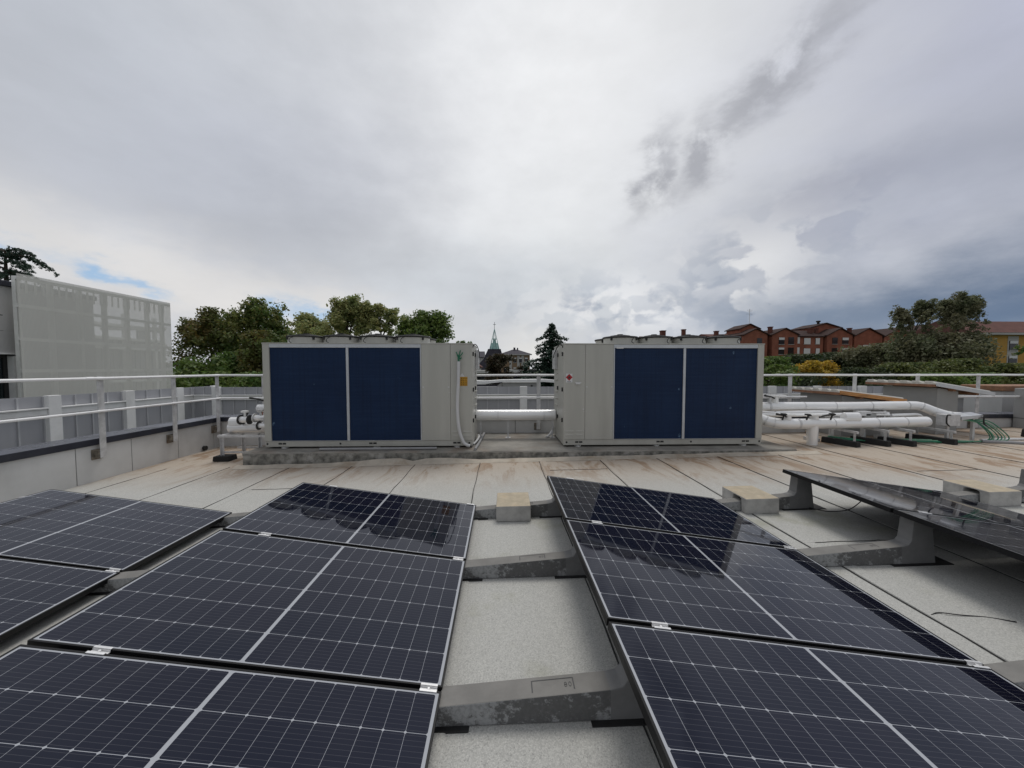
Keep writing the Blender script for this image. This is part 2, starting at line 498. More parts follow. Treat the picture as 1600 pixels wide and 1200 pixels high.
LEAF = {
    'rusty': leaf_material('rusty_leaves', (c3(0.102, 0.142, 0.039), c3(0.180, 0.132, 0.037), c3(0.114, 0.169, 0.044))),
    'autumn': leaf_material('autumn_green_leaves', (c3(0.106, 0.189, 0.048), c3(0.156, 0.175, 0.046), c3(0.213, 0.182, 0.052))),
    'olive': leaf_material('olive_leaves', (c3(0.234, 0.304, 0.117), c3(0.302, 0.319, 0.117), c3(0.412, 0.347, 0.129))),
    'green': leaf_material('deep_green_leaves', (c3(0.091, 0.174, 0.041), c3(0.143, 0.211, 0.044), c3(0.196, 0.239, 0.066))),
    'dark': leaf_material('dark_leaves', (c3(0.037, 0.064, 0.024), c3(0.060, 0.085, 0.030), c3(0.091, 0.101, 0.040))),
    'greybrown': leaf_material('grey_brown_leaves', (c3(0.135, 0.160, 0.077), c3(0.175, 0.165, 0.090), c3(0.240, 0.237, 0.144))),
    'yellow': leaf_material('yellow_leaves', (c3(0.525, 0.333, 0.035), c3(0.385, 0.298, 0.044), c3(0.700, 0.455, 0.052))),
    'lime': leaf_material('light_green_leaves', (c3(.085, .125, .035), c3(.14, .16, .045), c3(.19, .20, .06)), scale=.6),
    'conifer': leaf_material('conifer_needles', (c3(0.033, 0.069, 0.049), c3(0.049, 0.088, 0.058), c3(0.068, 0.111, 0.079)), transl=.15),
    'brownred': leaf_material('brown_leaves', (c3(0.061, 0.052, 0.028), c3(0.096, 0.063, 0.035), c3(0.052, 0.063, 0.028))),
}


# ------------------------------------------------------------------ mesh helpers
class MB:
    def __init__(s):
        s.v, s.f, s.m = [], [], []

    def add(s, vs, fs, mi=0):
        o = len(s.v)
        s.v += [tuple(x) for x in vs]
        s.f += [tuple(i + o for i in f) for f in fs]
        s.m += [mi] * len(fs)
        return s

    def box(s, x0, x1, y0, y1, z0, z1, mi=0, top=None):
        x0, x1 = min(x0, x1), max(x0, x1)
        vs = [(x0, y0, z0), (x1, y0, z0), (x1, y1, z0), (x0, y1, z0), (x0, y0, z1), (x1, y0, z1), (x1, y1, z1), (x0, y1, z1)]
        s.add(vs, [(0, 3, 2, 1), (0, 1, 5, 4), (1, 2, 6, 5), (2, 3, 7, 6), (3, 0, 4, 7)], mi)
        s.add([vs[i] for i in (4, 5, 6, 7)], [(0, 1, 2, 3)], mi if top is None else top)
        return s

    def prism(s, poly, y0, y1, mi=0, taper=0.0, side=None):
        """XZ polygon pushed along Y"""
        n = len(poly)
        vs = [(x, y0, z) for x, z in poly] + [(x, y1, z) for x, z in poly]
        s.add(vs, [tuple(range(n)), tuple(range(2 * n - 1, n - 1, -1))], mi)
        s.add(vs, [(i, i + n, (i + 1) % n + n, (i + 1) % n) for i in range(n)], mi if side is None else side)
        return s

    def prismx(s, poly, x0, x1, mi=0):
        """YZ polygon pushed along X"""
        n = len(poly)
        vs = [(x0, y, z) for y, z in poly] + [(x1, y, z) for y, z in poly]
        s.add(vs, [tuple(range(n - 1, -1, -1)), tuple(range(n, 2 * n))] + [(i, (i + 1) % n, (i + 1) % n + n, i + n) for i in range(n)], mi)
        return s

    def tube(s, path, r, n=12, mi=0, caps=True):
        pts = [Vector(p) for p in path]
        rs = r if isinstance(r, (list, tuple)) else [r] * len(pts)
        t0 = (pts[1] - pts[0]).normalized()
        up = Vector((0, 0, 1)) if abs(t0.z) < .9 else Vector((1, 0, 0))
        a = t0.cross(up).normalized()
        vs = []
        for i, p in enumerate(pts):
            t = (pts[min(i + 1, len(pts) - 1)] - pts[max(i - 1, 0)]).normalized()
            a = (a - t * a.dot(t)).normalized()
            b = t.cross(a)
            for k in range(n):
                th = 2 * math.pi * k / n
                vs.append(p + (a * math.cos(th) + b * math.sin(th)) * rs[i])
        fs = []
        for i in range(len(pts) - 1):
            for k in range(n):
                k2 = (k + 1) % n
                fs.append((i * n + k, i * n + k2, (i + 1) * n + k2, (i + 1) * n + k))
        if caps:
            fs.append(tuple(range(n - 1, -1, -1)))
            fs.append(tuple((len(pts) - 1) * n + k for k in range(n)))
        return s.add(vs, fs, mi)

    def torus(s, c, Rr, r, n=28, k=6, mi=0):
        vs, fs = [], []
        for i in range(n):
            a = 2 * math.pi * i / n
            for j in range(k):
                b = 2 * math.pi * j / k
                q = Rr + r * math.cos(b)
                vs.append((c[0] + q * math.cos(a), c[1] + q * math.sin(a), c[2] + r * math.sin(b)))
        for i in range(n):
            for j in range(k):
                fs.append((i * k + j, ((i + 1) % n) * k + j, ((i + 1) % n) * k + (j + 1) % k, i * k + (j + 1) % k))
        return s.add(vs, fs, mi)

    def build(s, name, mats, parent=None, loc=(0, 0, 0), rot=(0, 0, 0), smooth=False, bevel=0.0, ang=35, weld=False):
        me = bpy.data.meshes.new(name)
        me.from_pydata(s.v, [], s.f)
        if not isinstance(mats, (list, tuple)):
            mats = [mats]
        for mm in mats:
            me.materials.append(mm)
        if len(mats) > 1:
            me.polygons.foreach_set('material_index', s.m)
        me.validate()
        bm = bmesh.new()
        bm.from_mesh(me)
        if weld or bevel:
            bmesh.ops.remove_doubles(bm, verts=bm.verts, dist=1e-5)
        bmesh.ops.recalc_face_normals(bm, faces=bm.faces)
        bm.to_mesh(me)
        bm.free()
        me.update()
        if smooth:
            me.shade_smooth()
            me.set_sharp_from_angle(angle=R(ang))
        o = bpy.data.objects.new(name, me)
        COL.objects.link(o)
        if parent:
            o.parent = parent
        o.location = loc
        o.rotation_euler = rot
        if bevel:
            b = o.modifiers.new('bevel', 'BEVEL')
            b.width = bevel
            b.segments = 2
            b.limit_method = 'ANGLE'
            b.angle_limit = R(40)
        return o


def smoothpath(pts, n=6):
    """Catmull-Rom through the points"""
    P = [Vector(p) for p in pts]
    P = [P[0] * 2 - P[1]] + P + [P[-1] * 2 - P[-2]]
    o = []
    for i in range(1, len(P) - 2):
        a, b, c, d = P[i - 1:i + 3]
        for k in range(n):
            t = k / n
            o.append(0.5 * ((2 * b) + (c - a) * t + (2 * a - 5 * b + 4 * c - d) * t * t + (3 * b - a - 3 * c + d) * t ** 3))
    o.append(P[-2])
    return o


def tag(o, label=None, cat=None, group=None, kind=None):
    if label:
        o['label'] = label
    if cat:
        o['category'] = cat
    if group:
        o['group'] = group
    if kind:
        o['kind'] = kind
    return o


def thing(name, label, cat, loc=(0, 0, 0), rot=(0, 0, 0), group=None):
    o = bpy.data.objects.new(name, None)
    o.empty_display_size = .2
    COL.objects.link(o)
    o.location = loc
    o.rotation_euler = rot
    return tag(o, label, cat, group)


def copy_tree(o, parent=None):
    c = o.copy()
    COL.objects.link(c)
    if parent:
        c.parent = parent
    for ch in list(o.children):
        copy_tree(ch, c)
    return c


SL = 0.019                                     # the roof falls gently to the left


def rz(x):
    return SL * x


def on(z, x):
    return z + SL * x


# ================================================================== SETTING
g = MB()
g.add([(-1500, -400, -9), (1500, -400, -9), (1500, 2500, -9), (-1500, 2500, -9)], [(0, 1, 2, 3)])
tag(g.build('ground', M['ground']), kind='structure')

XL, XR, YB, YF = -5.75, 17.0, 7.45, -5.0
g = MB()
nx = 46
xs = [XL - .35 + (XR + .35 - XL) * i / nx for i in range(nx + 1)]
vs = []
for x in xs:
    vs += [(x, YF, rz(x)), (x, YB + .35, rz(x))]
g.add(vs, [(2 * i, 2 * i + 2, 2 * i + 3, 2 * i + 1) for i in range(nx)])
roof = tag(g.build('roof_deck', M['membrane']), kind='structure')
# building volume below the deck
g = MB()
g.prism([(XL - .35, -9), (XR, -9), (XR, rz(XR) - .01), (XL - .35, rz(XL - .35) - .01)], YF, YB + .34)
tag(g.build('building_base', M['panel_conc']), kind='structure')

# lapped sheet joints: a dark bitumen bead and the raised edge of the upper sheet
rnd = random.Random(4)
g = MB()
ge = MB()
for x in (-5.28, -4.3, -3.3, -2.33, -1.36, -.345, .585, 1.55, 2.47, 3.46, 4.46, 5.45, 6.43, 7.42, 8.4, 9.4, 10.4, 11.4):
    y1 = 5.74 if x < 4.9 else 7.4
    n = 60
    vs = []
    for i in range(n + 1):
        y = YF + (y1 - YF) * i / n
        wob = .004 * math.sin(i * 1.3 + x) + rnd.uniform(-.003, .003)
        hw = rnd.uniform(.0025, .0055)
        vs += [(x + wob - hw, y, rz(x) + .002), (x + wob, y, rz(x) + .0075), (x + wob + hw, y, rz(x) + .002)]
    g.add(vs, [q for i in range(n) for q in ((3 * i, 3 * i + 1, 3 * i + 4, 3 * i + 3), (3 * i + 1, 3 * i + 2, 3 * i + 5, 3 * i + 4))])
    # raised lap
    vs = []
    for i in range(n + 1):
        y = YF + (y1 - YF) * i / n
        vs += [(x + .012, y, rz(x) + .0015), (x + .014, y, rz(x) + .006), (x + .105, y, rz(x + .1) + .0045), (x + .115, y, rz(x + .115) + .0008)]
    ge.add(vs, [q for i in range(n) for q in [(4 * i + k, 4 * i + k + 1, 4 * i + k + 5, 4 * i + k + 4) for k in range(3)]])
# cross laps
for x0, x1, y in ((2.49, 3.44, 2.83), (-3.28, -2.35, 4.6), (5.47, 6.41, 4.6), (7.44, 8.38, 4.3), (3.48, 4.44, 1.25), (.6, 1.53, 5.1)):
    vs = []
    for i in range(13):
        x = x0 + (x1 - x0) * i / 12
        yy = y + rnd.uniform(-.006, .006)
        vs += [(x, yy - .003, rz(x) + .001), (x, yy, rz(x) + .0055), (x, yy + .003, rz(x) + .001)]
    g.add(vs, [q for i in range(12) for q in ((3 * i, 3 * i + 3, 3 * i + 4, 3 * i + 1), (3 * i + 1, 3 * i + 4, 3 * i + 5, 3 * i + 2))])
g.build('lap_joint', M['joint'], roof)
ge.build('lap_edge', M['membrane'], roof)
# peeling flashing edge along the foot of the plinth
g = MB()
vs, n = [], 44
for i in range(n + 1):
    x = -4.2 + 9.4 * i / n
    lift = .012 + .055 * math.exp(-((x + 1.75) / .55) ** 2) + .03 * math.exp(-((x + .9) / .3) ** 2) + .012 * rnd.random()
    if -1.62 < x < -1.3:
        lift *= .3
    yy = 5.775 - .02 * rnd.random()
    z = rz(x)
    vs += [(x, yy - .17, z + .003), (x, yy - .10, z + .008 + lift * .4), (x, yy - .035, z + .014 + lift), (x, yy - .028, z + .008 + lift)]
g.add(vs, [(4 * i + k, 4 * i + 4 + k, 4 * i + 5 + k, 4 * i + 1 + k) for i in range(n) for k in range(3)])
M['flash'] = mat('flashing_edge', (.46, .41, .34, 1), .9, 0, .12, 5, dirt=(.25, .17, .1, 1), dirt_amt=.5)
g.build('flashing_strip', M['flash'], roof, smooth=True)

# plinth
g = MB()
PT = .14
seg = 40
vs = []
for i in range(seg + 1):
    x = -4.13 + 9.05 * i / seg
    e = rnd.uniform(-.006, .006)
    vs += [(x, 5.785 + e, rz(x) - .02), (x, 5.79 + e * .5, PT - .02 + e), (x, 5.81, PT), (x, 7.44, PT), (x, 7.44, rz(x) - .02)]
g.add(vs, [(5 * i, 5 * i + 5, 5 * i + 6, 5 * i + 1) for i in range(seg)], 0)
g.add(vs, [(5 * i + k, 5 * i + 5 + k, 5 * i + 6 + k, 5 * i + 1 + k) for i in range(seg) for k in (1, 2)], 1)
g.add(vs, [(0, 1, 2, 3, 4)], 0)
o5 = 5 * seg
g.add(vs, [(o5 + 4, o5 + 3, o5 + 2, o5 + 1, o5)], 0)
pl = g.build('concrete_plinth', [M['moss_conc'], M['plinth_top']])
tag(pl, 'long low weathered concrete plinth with mossy front under the two chillers', 'plinth')


# ------------------------------------------------------------------ parapets
def parapet(name, label, axis, a0, a1, f, outw, joints):
    """axis 'y': wall runs along Y with its inner face at X=f; 'x': along X with inner face at Y=f"""
    t = thing(name, label, 'parapet', (f, a0, 0) if axis == 'y' else (a0, f, 0))
    L = a1 - a0
    T = .35
    ZT = .42

    def bx(mb, l0, l1, d0, d1, z0, z1):
        if axis == 'y':
            mb.box(d0 * outw, d1 * outw, l0, l1, z0, z1)
        else:
            mb.box(l0, l1, min(d0 * outw, d1 * outw), max(d0 * outw, d1 * outw), z0, z1)
    wv = MB()
    js = [0] + [j - a0 for j in joints] + [L]
    for k in range(len(js) - 1):
        l0, l1 = js[k] + .004, js[k + 1] - .004
        xx = f if axis == 'y' else a0 + (l0 + l1) / 2
        bx(wv, l0, l1, 0, T, min(rz(f if axis == 'y' else a0 + l0), rz(f if axis == 'y' else a0 + l1)) - .02, ZT)
    wv.build('wall_sheet', M['parapet'], t, bevel=.006)
    jb = MB()
    for j in js[1:-1]:
        bx(jb, j - .0038, j + .0038, .008, T - .01, -.1, ZT - .005)
    if js[1:-1]:
        jb.build('sheet_joint', M['joint'], t)
    cp = MB()
    bx(cp, 0, L, -.025, T + .03, ZT + .001, ZT + .075)
    cp.m = [1 if f_ == 5 else 0 for f_ in range(6)]  # upper face gets the colour with the sky sheen painted in
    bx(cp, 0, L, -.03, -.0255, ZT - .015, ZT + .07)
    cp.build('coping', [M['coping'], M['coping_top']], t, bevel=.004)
    return t


parapet('parapet_wall', 'low pale parapet wall with dark metal coping along the left roof edge', 'y', -5, 7.80, XL, -1,
        [-3.6, -2.5, -1.4, -.3, .8, 1.9, 2.7, 3.45, 4.2, 4.96, 5.69, 6.49, 7.28])
parapet('parapet_wall', 'low pale parapet wall behind the chillers at the rear roof edge', 'x', -5.74, 6.5, YB, 1,
        [-4.4, -3.2, -2, -.8, .28, 1.5, 2.7, 3.9, 5.1])
parapet('parapet_wall', 'short grey parapet wall with dark coping at the far right beside the sheds', 'x', 9.12, 16.9, YB, 1,
        [10.35, 11.5, 12.7, 13.9, 15.1])


# ------------------------------------------------------------------ guard rails
def bracket_mb(mb, axis, p, d, z):
    # rusty square plate and stand-off arm on the inner face
    if axis == 'y':
        mb.box(XL + .004, XL + .016, p - .075, p + .075, z - .07, z + .07)
    else:
        mb.box(p - .075, p + .075, YB - .016, YB - .004, z - .07, z + .07)


def guardrail(name, label, axis, f, a0, a1, posts, gaps, rail_ext=(0, 0)):
    t = thing(name, label, 'railing', (0, 0, 0))
    for nm, z, r in (('top_rail', 1.345, .021), ('mid_rail', .885, .018)):
        mb = MB()
        segs = [(a0, a1)]
        if nm == 'mid_rail' and gaps:
            segs = [(a0, gaps[0]), (gaps[1], a1)]
        for s0, s1 in segs:
            n = max(2, int((s1 - s0) / 1.2))
            pth = []
            for i in range(n + 1):
                a = s0 + (s1 - s0) * i / n
                zz = z + .004 * math.sin(a * 2.1)
                pth.append((f, a, zz) if axis == 'y' else (a, f, zz))
            mb.tube(pth, r, 12)
            if nm == 'top_rail':          # sleeves where rail lengths meet
                for i in range(1, n, 2):
                    a = s0 + (s1 - s0) * i / n + .33
                    q = ((f, a - .05, z), (f, a + .05, z)) if axis == 'y' else ((a - .05, f, z), (a + .05, f, z))
                    mb.tube(q, r + .003, 12)
        mb.build(nm, M['white_tube'], t, smooth=True)
    for p, z0 in posts:
        mb = MB()
        h = .0405
        if axis == 'y':
            mb.box(f - .034, f - .022, p - h, p + h, z0, 1.372)
            for z in (1.345, .885):
                mb.box(f - .0215, f + .006, p - .018, p + .018, z - .03, z - .0222)
        else:
            mb.box(p - h, p + h, f + .022, f + .034, z0, 1.372)
            for z in (1.345, .885):
                if z > z0:
                    mb.box(p - .018, p + .018, f - .006, f + .0215, z - .03, z - .0222)
        po = mb.build('post', M['galv'], t, bevel=.003)
        if z0 < .5:
            mb = MB()
            z = .275
            if axis == 'y':
                mb.box(XL + .004, XL + .018, p - .085, p + .055, z - .075, z + .07)
                mb.box(XL + .0185, f - .0345, p - .06, p + .045, z - .05, z + .05)
            else:
                mb.box(p - .085, p + .055, YB - .018, YB - .004, z - .075, z + .07)
                mb.box(p - .05, p + .045, f + .0345, YB - .0185, z - .05, z + .05)
            mb.build('bracket', M['rust'], po, bevel=.004)
    return t


guardrail('guard_rail', 'white tube guard rail on flat steel posts along the left parapet', 'y', XL + .11, -4.5, 7.38,
          [(y, .22) for y in (-2.73, -1.6, -.45, .68, 1.82, 2.95, 4.08, 5.22, 6.35, 7.30)], None)
guardrail('guard_rail', 'white tube guard rail along the rear parapet behind the chillers and sheds', 'x', YB - .11, -5.62, 16.5,
          [(x, .22) for x in (-4.8, -3.4, -2.0, -.62, .758, 2.1, 3.4, 4.7, 6.06)] + [(7.456, 1.0), (8.83, 1.2)] +
          [(x, .22) for x in (10.17, 11.52, 12.9, 14.2)], (6.4, 9.15))


# ------------------------------------------------------------------ cladding fence of the neighbouring edge
def clad_fence(label, axis, f, a0, a1, posts, hi=1.0):
    t = thing('metal_fence', label, 'fence', (0, 0, 0))

    def bx(mb, a, b, d0, d1, z0, z1, mi=0):
        if axis == 'y':
            mb.box(f - d1, f - d0, a, b, z0, z1, mi)
        else:
            mb.box(a, b, f + d0, f + d1, z0, z1, mi)
    ps = sorted(posts)
    edges = [a0] + ps + [a1]
    for i in range(len(edges) - 1):
        l0, l1 = edges[i] + .1, edges[i + 1] - .1
        if l1 - l0 < .15:
            continue
        mb = MB()
        bx(mb, l0, l1, .05, .058, -1.4, hi - .005)
        k = max(2, round((l1 - l0) / .3))
        for j in range(k + 1):
            a = l0 + (l1 - l0) * j / k
            bx(mb, a - .012, a + .012, .030, .0495, -1.4, hi - .01, 1)
        mb.build('sheet', [M['fence_sheet'], M['rib']], t)
        mb = MB()
        bx(mb, l0 - .005, l1 + .005, -.02, .0295, .665, .80)
        bx(mb, l0 - .005, l1 + .005, -.05, -.0205, .775, .80)
        mb.build('rail', M['white_paint'], t, bevel=.004)
    for p in ps:
        mb = MB()
        bx(mb, p - .094, p + .094, -.045, .045, -1.6, hi + .006)
        mb.build('post', M['white_paint'], t, bevel=.006)
    return t


clad_fence('grey sheet metal fence with broad white posts beyond the left parapet', 'y', -8.0, 1.0, 10.4, [1.7, 2.9, 4.15, 5.38, 6.60, 7.90, 9.1, 10.2])
clad_fence('grey sheet metal fence with broad white posts beyond the rear parapet', 'x', 9.5, -8.1, 20, [-7.4, -6.0, -4.72, -3.4, -2.1, -.77, .576, 1.9, 3.3, 4.6, 5.95, 7.32, 8.58, 9.83, 11.1, 12.4, 13.62, 15, 16.3, 17.6])


# ================================================================== SOLAR ARRAYS
PW, PD, PITCH = 1.755, 1.038, 1.058
TILT = .1445
Y0 = 3.6136
HX = {'L': -4.440, 'M': -1.9985, 'R': .4627, 'F': 2.926, 'N': 5.42}      # high edges


def hz(a):
    return .3835 + SL * HX[a]


def make_panel():
    t = thing('solar_panel', 'x', 'solar panel', rot=(0, TILT, 0), group='solar panels on the roof')
    mb = MB()
    H = -.035
    mb.box(0, .0095, -PD, 0, H, 0)
    mb.box(PW - .0095, PW, -PD, 0, H, 0)
    mb.box(.0097, PW - .0097, -.0095, 0, H, 0)
    mb.box(.0097, PW - .0097, -PD, -PD + .0095, H, 0)
    mb.box(.0097, .034, -PD + .0097, -.0097, H, H + .002)
    mb.box(PW - .034, PW - .0097, -PD + .0097, -.0097, H, H + .002)
    mb.build('frame', M['frame_black'], t, bevel=.0012)
    mb = MB()
    mb.box(.0098, PW - .0098, -PD + .0098, -.0098, -.007, -.0018)
    mb.build('cell_sheet', M['cells'], t)
    mb = MB()
    mb.box(PW / 2 - .05, PW / 2 + .05, -.14, -.06, -.026, -.0072)
    mb.build('junction_box', M['black_plastic'], t)
    return t


LAB = {
    ('L', 0): 'solar panel at the far end of the leftmost row, nearest the left parapet',
    ('L', 1): 'solar panel cut off by the left picture edge, second in the leftmost row',
    ('M', 0): 'solar panel mirroring the left chiller, far end, left of the bare strip',
    ('M', 1): 'middle solar panel of three in the row left of the bare roof strip',
    ('M', 2): 'nearest solar panel at bottom left, cut off by the lower picture edge',
    ('R', 0): 'far solar panel mirroring the right chiller, in the row right of the bare strip',
    ('R', 1): 'middle solar panel of three in the row right of the bare roof strip',
    ('R', 2): 'nearest solar panel at bottom right, cut off by the lower picture edge',
    ('F', 0): 'solar panel seen almost edge on at the far end of the rightmost row',
    ('F', 1): 'solar panel seen almost edge on, cut off by the right picture edge, rightmost row',
}
proto = None
for (a, i), lab in LAB.items():
    if proto is None:
        proto = make_panel()
        o = proto
    else:
        o = copy_tree(proto)
    o.location = (HX[a], Y0 - i * PITCH, hz(a))
    o.rotation_euler = (0, TILT + rnd.uniform(-.0012, .0012), rnd.uniform(-.0008, .0008))
    o['label'] = lab


def make_clamp(end=False):
    """module clamp: two lips either side of a sunk channel with a bolt"""
    mb = MB()
    w = .037
    if not end:
        mb.box(0, w * 2, -.020, -.0095, .001, .0045)
        mb.box(0, w * 2, .0095, .020, .001, .0045)
        mb.box(0, w * 2, -.0093, .0093, -.012, -.006)
        mb.box(0, w * 2, -.0094, -.0074, -.006, .001)
        mb.box(0, w * 2, .0074, .0094, -.006, .001)
        mb.tube([(w, 0, -.006), (w, 0, .0015)], .0062, 6)
    else:
        mb.box(0, w * 2, -.014, .006, .001, .005)
        mb.box(0, w * 2, .0062, .022, -.032, -.028)
        mb.box(0, w * 2, .0020, .0058, -.034, .001)
        mb.tube([(w, .013, -.028), (w, .013, -.018)], .006, 6)
    return mb


clamp_mid = clamp_end = None
CL = [('M', 1, .27, 'clamp high up between the far and middle panels left of the strip'),
      ('M', 1, 1.66, 'clamp at the low corner between far and middle panels left of the strip'),
      ('M', 2, .27, 'clamp high up between the middle and nearest panels left of the strip'),
      ('M', 2, 1.66, 'clamp at the low corner between middle and nearest panels left of the strip'),
      ('R', 1, .20, 'clamp high up between the far and middle panels right of the strip'),
      ('R', 1, 1.67, 'clamp at the low corner between far and middle panels right of the strip'),
      ('R', 2, .20, 'clamp high up between the middle and nearest panels right of the strip'),
      ('R', 2, 1.67, 'clamp at the low corner between middle and nearest panels right of the strip'),
      ('L', 1, 1.66, 'clamp at the low corner between the two panels of the leftmost row'),
      ('F', 1, .22, 'clamp between the two panels of the rightmost row seen almost edge on'),
      ('M', 0, .27, 'end clamp on the far panel edge left of the strip, near its high corner'),
      ('M', 0, 1.66, 'end clamp on the far low panel corner beside the bare roof strip'),
      ('R', 0, .20, 'end clamp on the far panel edge right of the strip, near its high corner'),
      ('F', 0, 1.66, 'end clamp on the far low corner of the rightmost panel row')]
for a, j, u, lab in CL:
    e = (j == 0)
    mb = make_clamp(e)
    o = mb.build('panel_clamp', M['silver'], bevel=.0008)
    tag(o, 'silver ' + lab, 'clamp', 'clamps holding the solar panels')
    y = Y0 + (.0 if e else .01) - j * PITCH
    o.location = (HX[a] + u * math.cos(TILT), y, hz(a) - u * math.sin(TILT))
    o.rotation_euler = (0, TILT, 0)
for k, y in enumerate((3.02, 2.70)):
    o = make_clamp(True).build('panel_clamp', M['silver'], bevel=.0008, rot=(0, TILT, R(90)))
    o.location = (HX['L'] - .001, y + .35, hz('L'))
    tag(o, ('pale end clamp on the outer edge of the leftmost row, farther from the camera',
            'pale end clamp on the outer edge of the leftmost row, nearer the camera')[k], 'clamp', 'clamps holding the solar panels')


# ballast beams: low foot under one row, pillar under the high edge of the next
def make_beam():
    t = thing('ballast_beam', 'x', 'support beam', group='concrete beams carrying the solar rows')
    P = [(-.98, .012), (-.98, .042), (-.735, .046), (-.728, .094), (-.47, .110), (-.005, .139), (.045, .149), (.066, .176),
         (.082, .329), (.222, .305), (.250, .012)]
    mb = MB()
    n = len(P)
    # body with a little draft: wider at the bottom
    def hw(z):
        return .052 - .018 * z
    vs = [(x, -hw(z), z) for x, z in P] + [(x, hw(z), z) for x, z in P]
    # front and back: stained beam part, then the plain pillar part
    for o_ in (0, n):
        q = [o_ + i for i in range(n)]
        vs.append((-.005, vs[o_][1] if o_ == 0 else vs[n][1], .012))
        e = len(vs) - 1
        mb.add([vs[i] for i in q[:6] + [e]], [tuple(range(7))], 0)
        mb.add([vs[i] for i in q[5:] + [e]], [tuple(range(n - 5 + 1))], 2)
    for i in range(n):
        k = (i + 1) % n
        mb.add([vs[i], vs[i + n], vs[k + n], vs[k]], [(0, 1, 2, 3)], 2 if 5 <= i <= 9 else 1)
    mb.build('body', [M['beam_side'], M['beam_top'], M['pillar']], t, bevel=.004, weld=True)
    # cast name frame on top (raised rim and worn letters)
    mb = MB()
    sl = (.139 - .110) / .45
    def zt(x):
        return .110 + (x + .47) * sl
    for x0, x1, y0, y1 in ((-.335, -.330, -.027, .030), (-.155, -.150, -.027, .030), (-.3298, -.1552, .027, .031)):
        mb.add([(x0, y0, zt(x0) + .0006), (x1, y0, zt(x1) + .0006), (x1, y1, zt(x1) + .0006), (x0, y1, zt(x0) + .0006)], [(0, 1, 2, 3)])
    def bar(x0, x1, y0, y1):
        mb.add([(x0, y0, zt(x0) + .0006), (x1, y0, zt(x1) + .0006), (x1, y1, zt(x1) + .0006), (x0, y1, zt(x0) + .0006)], [(0, 1, 2, 3)])
    for cx in (-.187, -.168):              # two worn round characters at the right end
        for k in range(9):
            a0, a1 = 2 * math.pi * k / 9, 2 * math.pi * (k + 1) / 9
            q = [(cx + r * .0065 * math.cos(a), -.002 + r * .012 * math.sin(a)) for r, a in ((.75, a0), (1, a0), (1, a1), (.75, a1))]
            mb.add([(x, y, zt(x) + .0006) for x, y in q], [(0, 1, 2, 3)])
    bar(-.193, -.182, -.0035, .0);
    M.setdefault('cast', mat('cast_mark', G(.085), .9))
    mb.build('name_frame', M['cast'], t)
    for x0, x1 in ((-1.0, -.60), (-.09, .36)):
        mb = MB()
        mb.box(x0, x1, -.078, .078, .0, .0118)
        mb.build('rubber_pad', M['rubber'], t, bevel=.002)
    return t


BY = [3.555, 2.530, 1.483]
BL = {('M', 1): 'dark concrete beam end glimpsed in the gap beside the leftmost panel row',
      ('R', 0): 'farthest concrete beam across the bare roof strip, carrying a ballast block',
      ('R', 1): 'middle concrete beam across the bare roof strip between the two centre rows',
      ('R', 2): 'nearest concrete beam with pale salt stains across the bare roof strip',
      ('F', 0): 'concrete beam carrying a ballast block, its pillar under the far tip of the rightmost row',
      ('F', 1): 'concrete beam whose dark pillar stands in shade under the rightmost row',
      ('F', 2): 'concrete beam cut off by the right picture edge, beside the nearest bottom right panel',
      ('M', 0): 'concrete beam in the narrow gap right of the leftmost row, at its far end',
      ('M', 2): 'concrete beam under the nearest bottom left panel, beside the leftmost row',
      ('N', 0): 'concrete beam beyond the rightmost row, under the ballast block at the right picture edge'}
bp = None
for (a, j), lab in BL.items():
    if bp is None:
        bp = make_beam()
        o = bp
    else:
        o = copy_tree(bp)
    o.location = (HX[a], BY[j], rz(HX[a] - .35))
    o['label'] = lab
    o.rotation_euler = (0, -SL, rnd.uniform(-.006, .006))


def make_block():
    """notched concrete ballast block straddling a beam"""
    mb = MB()
    w, d, h = .335, .39, .152
    nx0, nz = .0, .0
    # U profile in YZ: legs on both sides of the beam
    mb.prismx([(-.135, 0), (-.135, h), (d - .135, h), (d - .135, 0), (.078, 0), (.072, .128), (.05, .138), (-.03, .138), (-.054, .128), (-.06, 0)], 0, w, 0)
    o = mb.build('ballast_block', [M['block'], M['block_top']], bevel=.007)
    for p in o.data.polygons:
        if abs(p.normal.z) > .9 and p.center.z > h - .01:
            p.material_index = 1
    return o


for k, (a, lab) in enumerate((('R', 'pale concrete ballast block with yellowish top on the beam across the bare roof strip'),
                              ('F', 'pale concrete ballast block with yellowish top left of the far pillar of the rightmost row'),
                              ('N', 'pale concrete ballast block with yellowish top behind the rightmost row at the picture edge'))):
    o = make_block()
    x = HX[a] - .515
    o.location = (x, 3.55, rz(x) + .001)
    o.rotation_euler = (0, -SL, rnd.uniform(-.02, .02))
    tag(o, lab, 'ballast block', 'concrete ballast blocks on the beams')

# loose cable under the rightmost row, dropped twig
mb = MB()
mb.tube(smoothpath([(3.12, 3.50, .072), (3.25, 3.42, .067), (3.42, 3.38, .10), (3.62, 3.42, .20), (3.72, 3.45, .235)]), .0045, 7)
tag(mb.build('panel_cable', M['black_plastic'], smooth=True), 'thin black cable drooping from the rightmost panel row to the roof', 'cable')
mb = MB()
mb.tube(smoothpath([(2.50, 1.96, .052), (2.56, 1.97, .058), (2.66, 1.95, .056), (2.80, 1.93, .053), (2.9, 1.88, .06)]), .0028, 6)
tag(mb.build('panel_cable', M['black_plastic'], smooth=True), 'short black cable end lying on the roof under the right picture edge', 'cable')
mb = MB()
mb.tube([(2.36, 1.585, .055), (2.395, 1.57, .058), (2.43, 1.552, .053)], [.006, .008, .004], 6)
tag(mb.build('twig', M['bark'], smooth=True), 'small dark scrap of twig on the roof right of the centre row', 'twig')


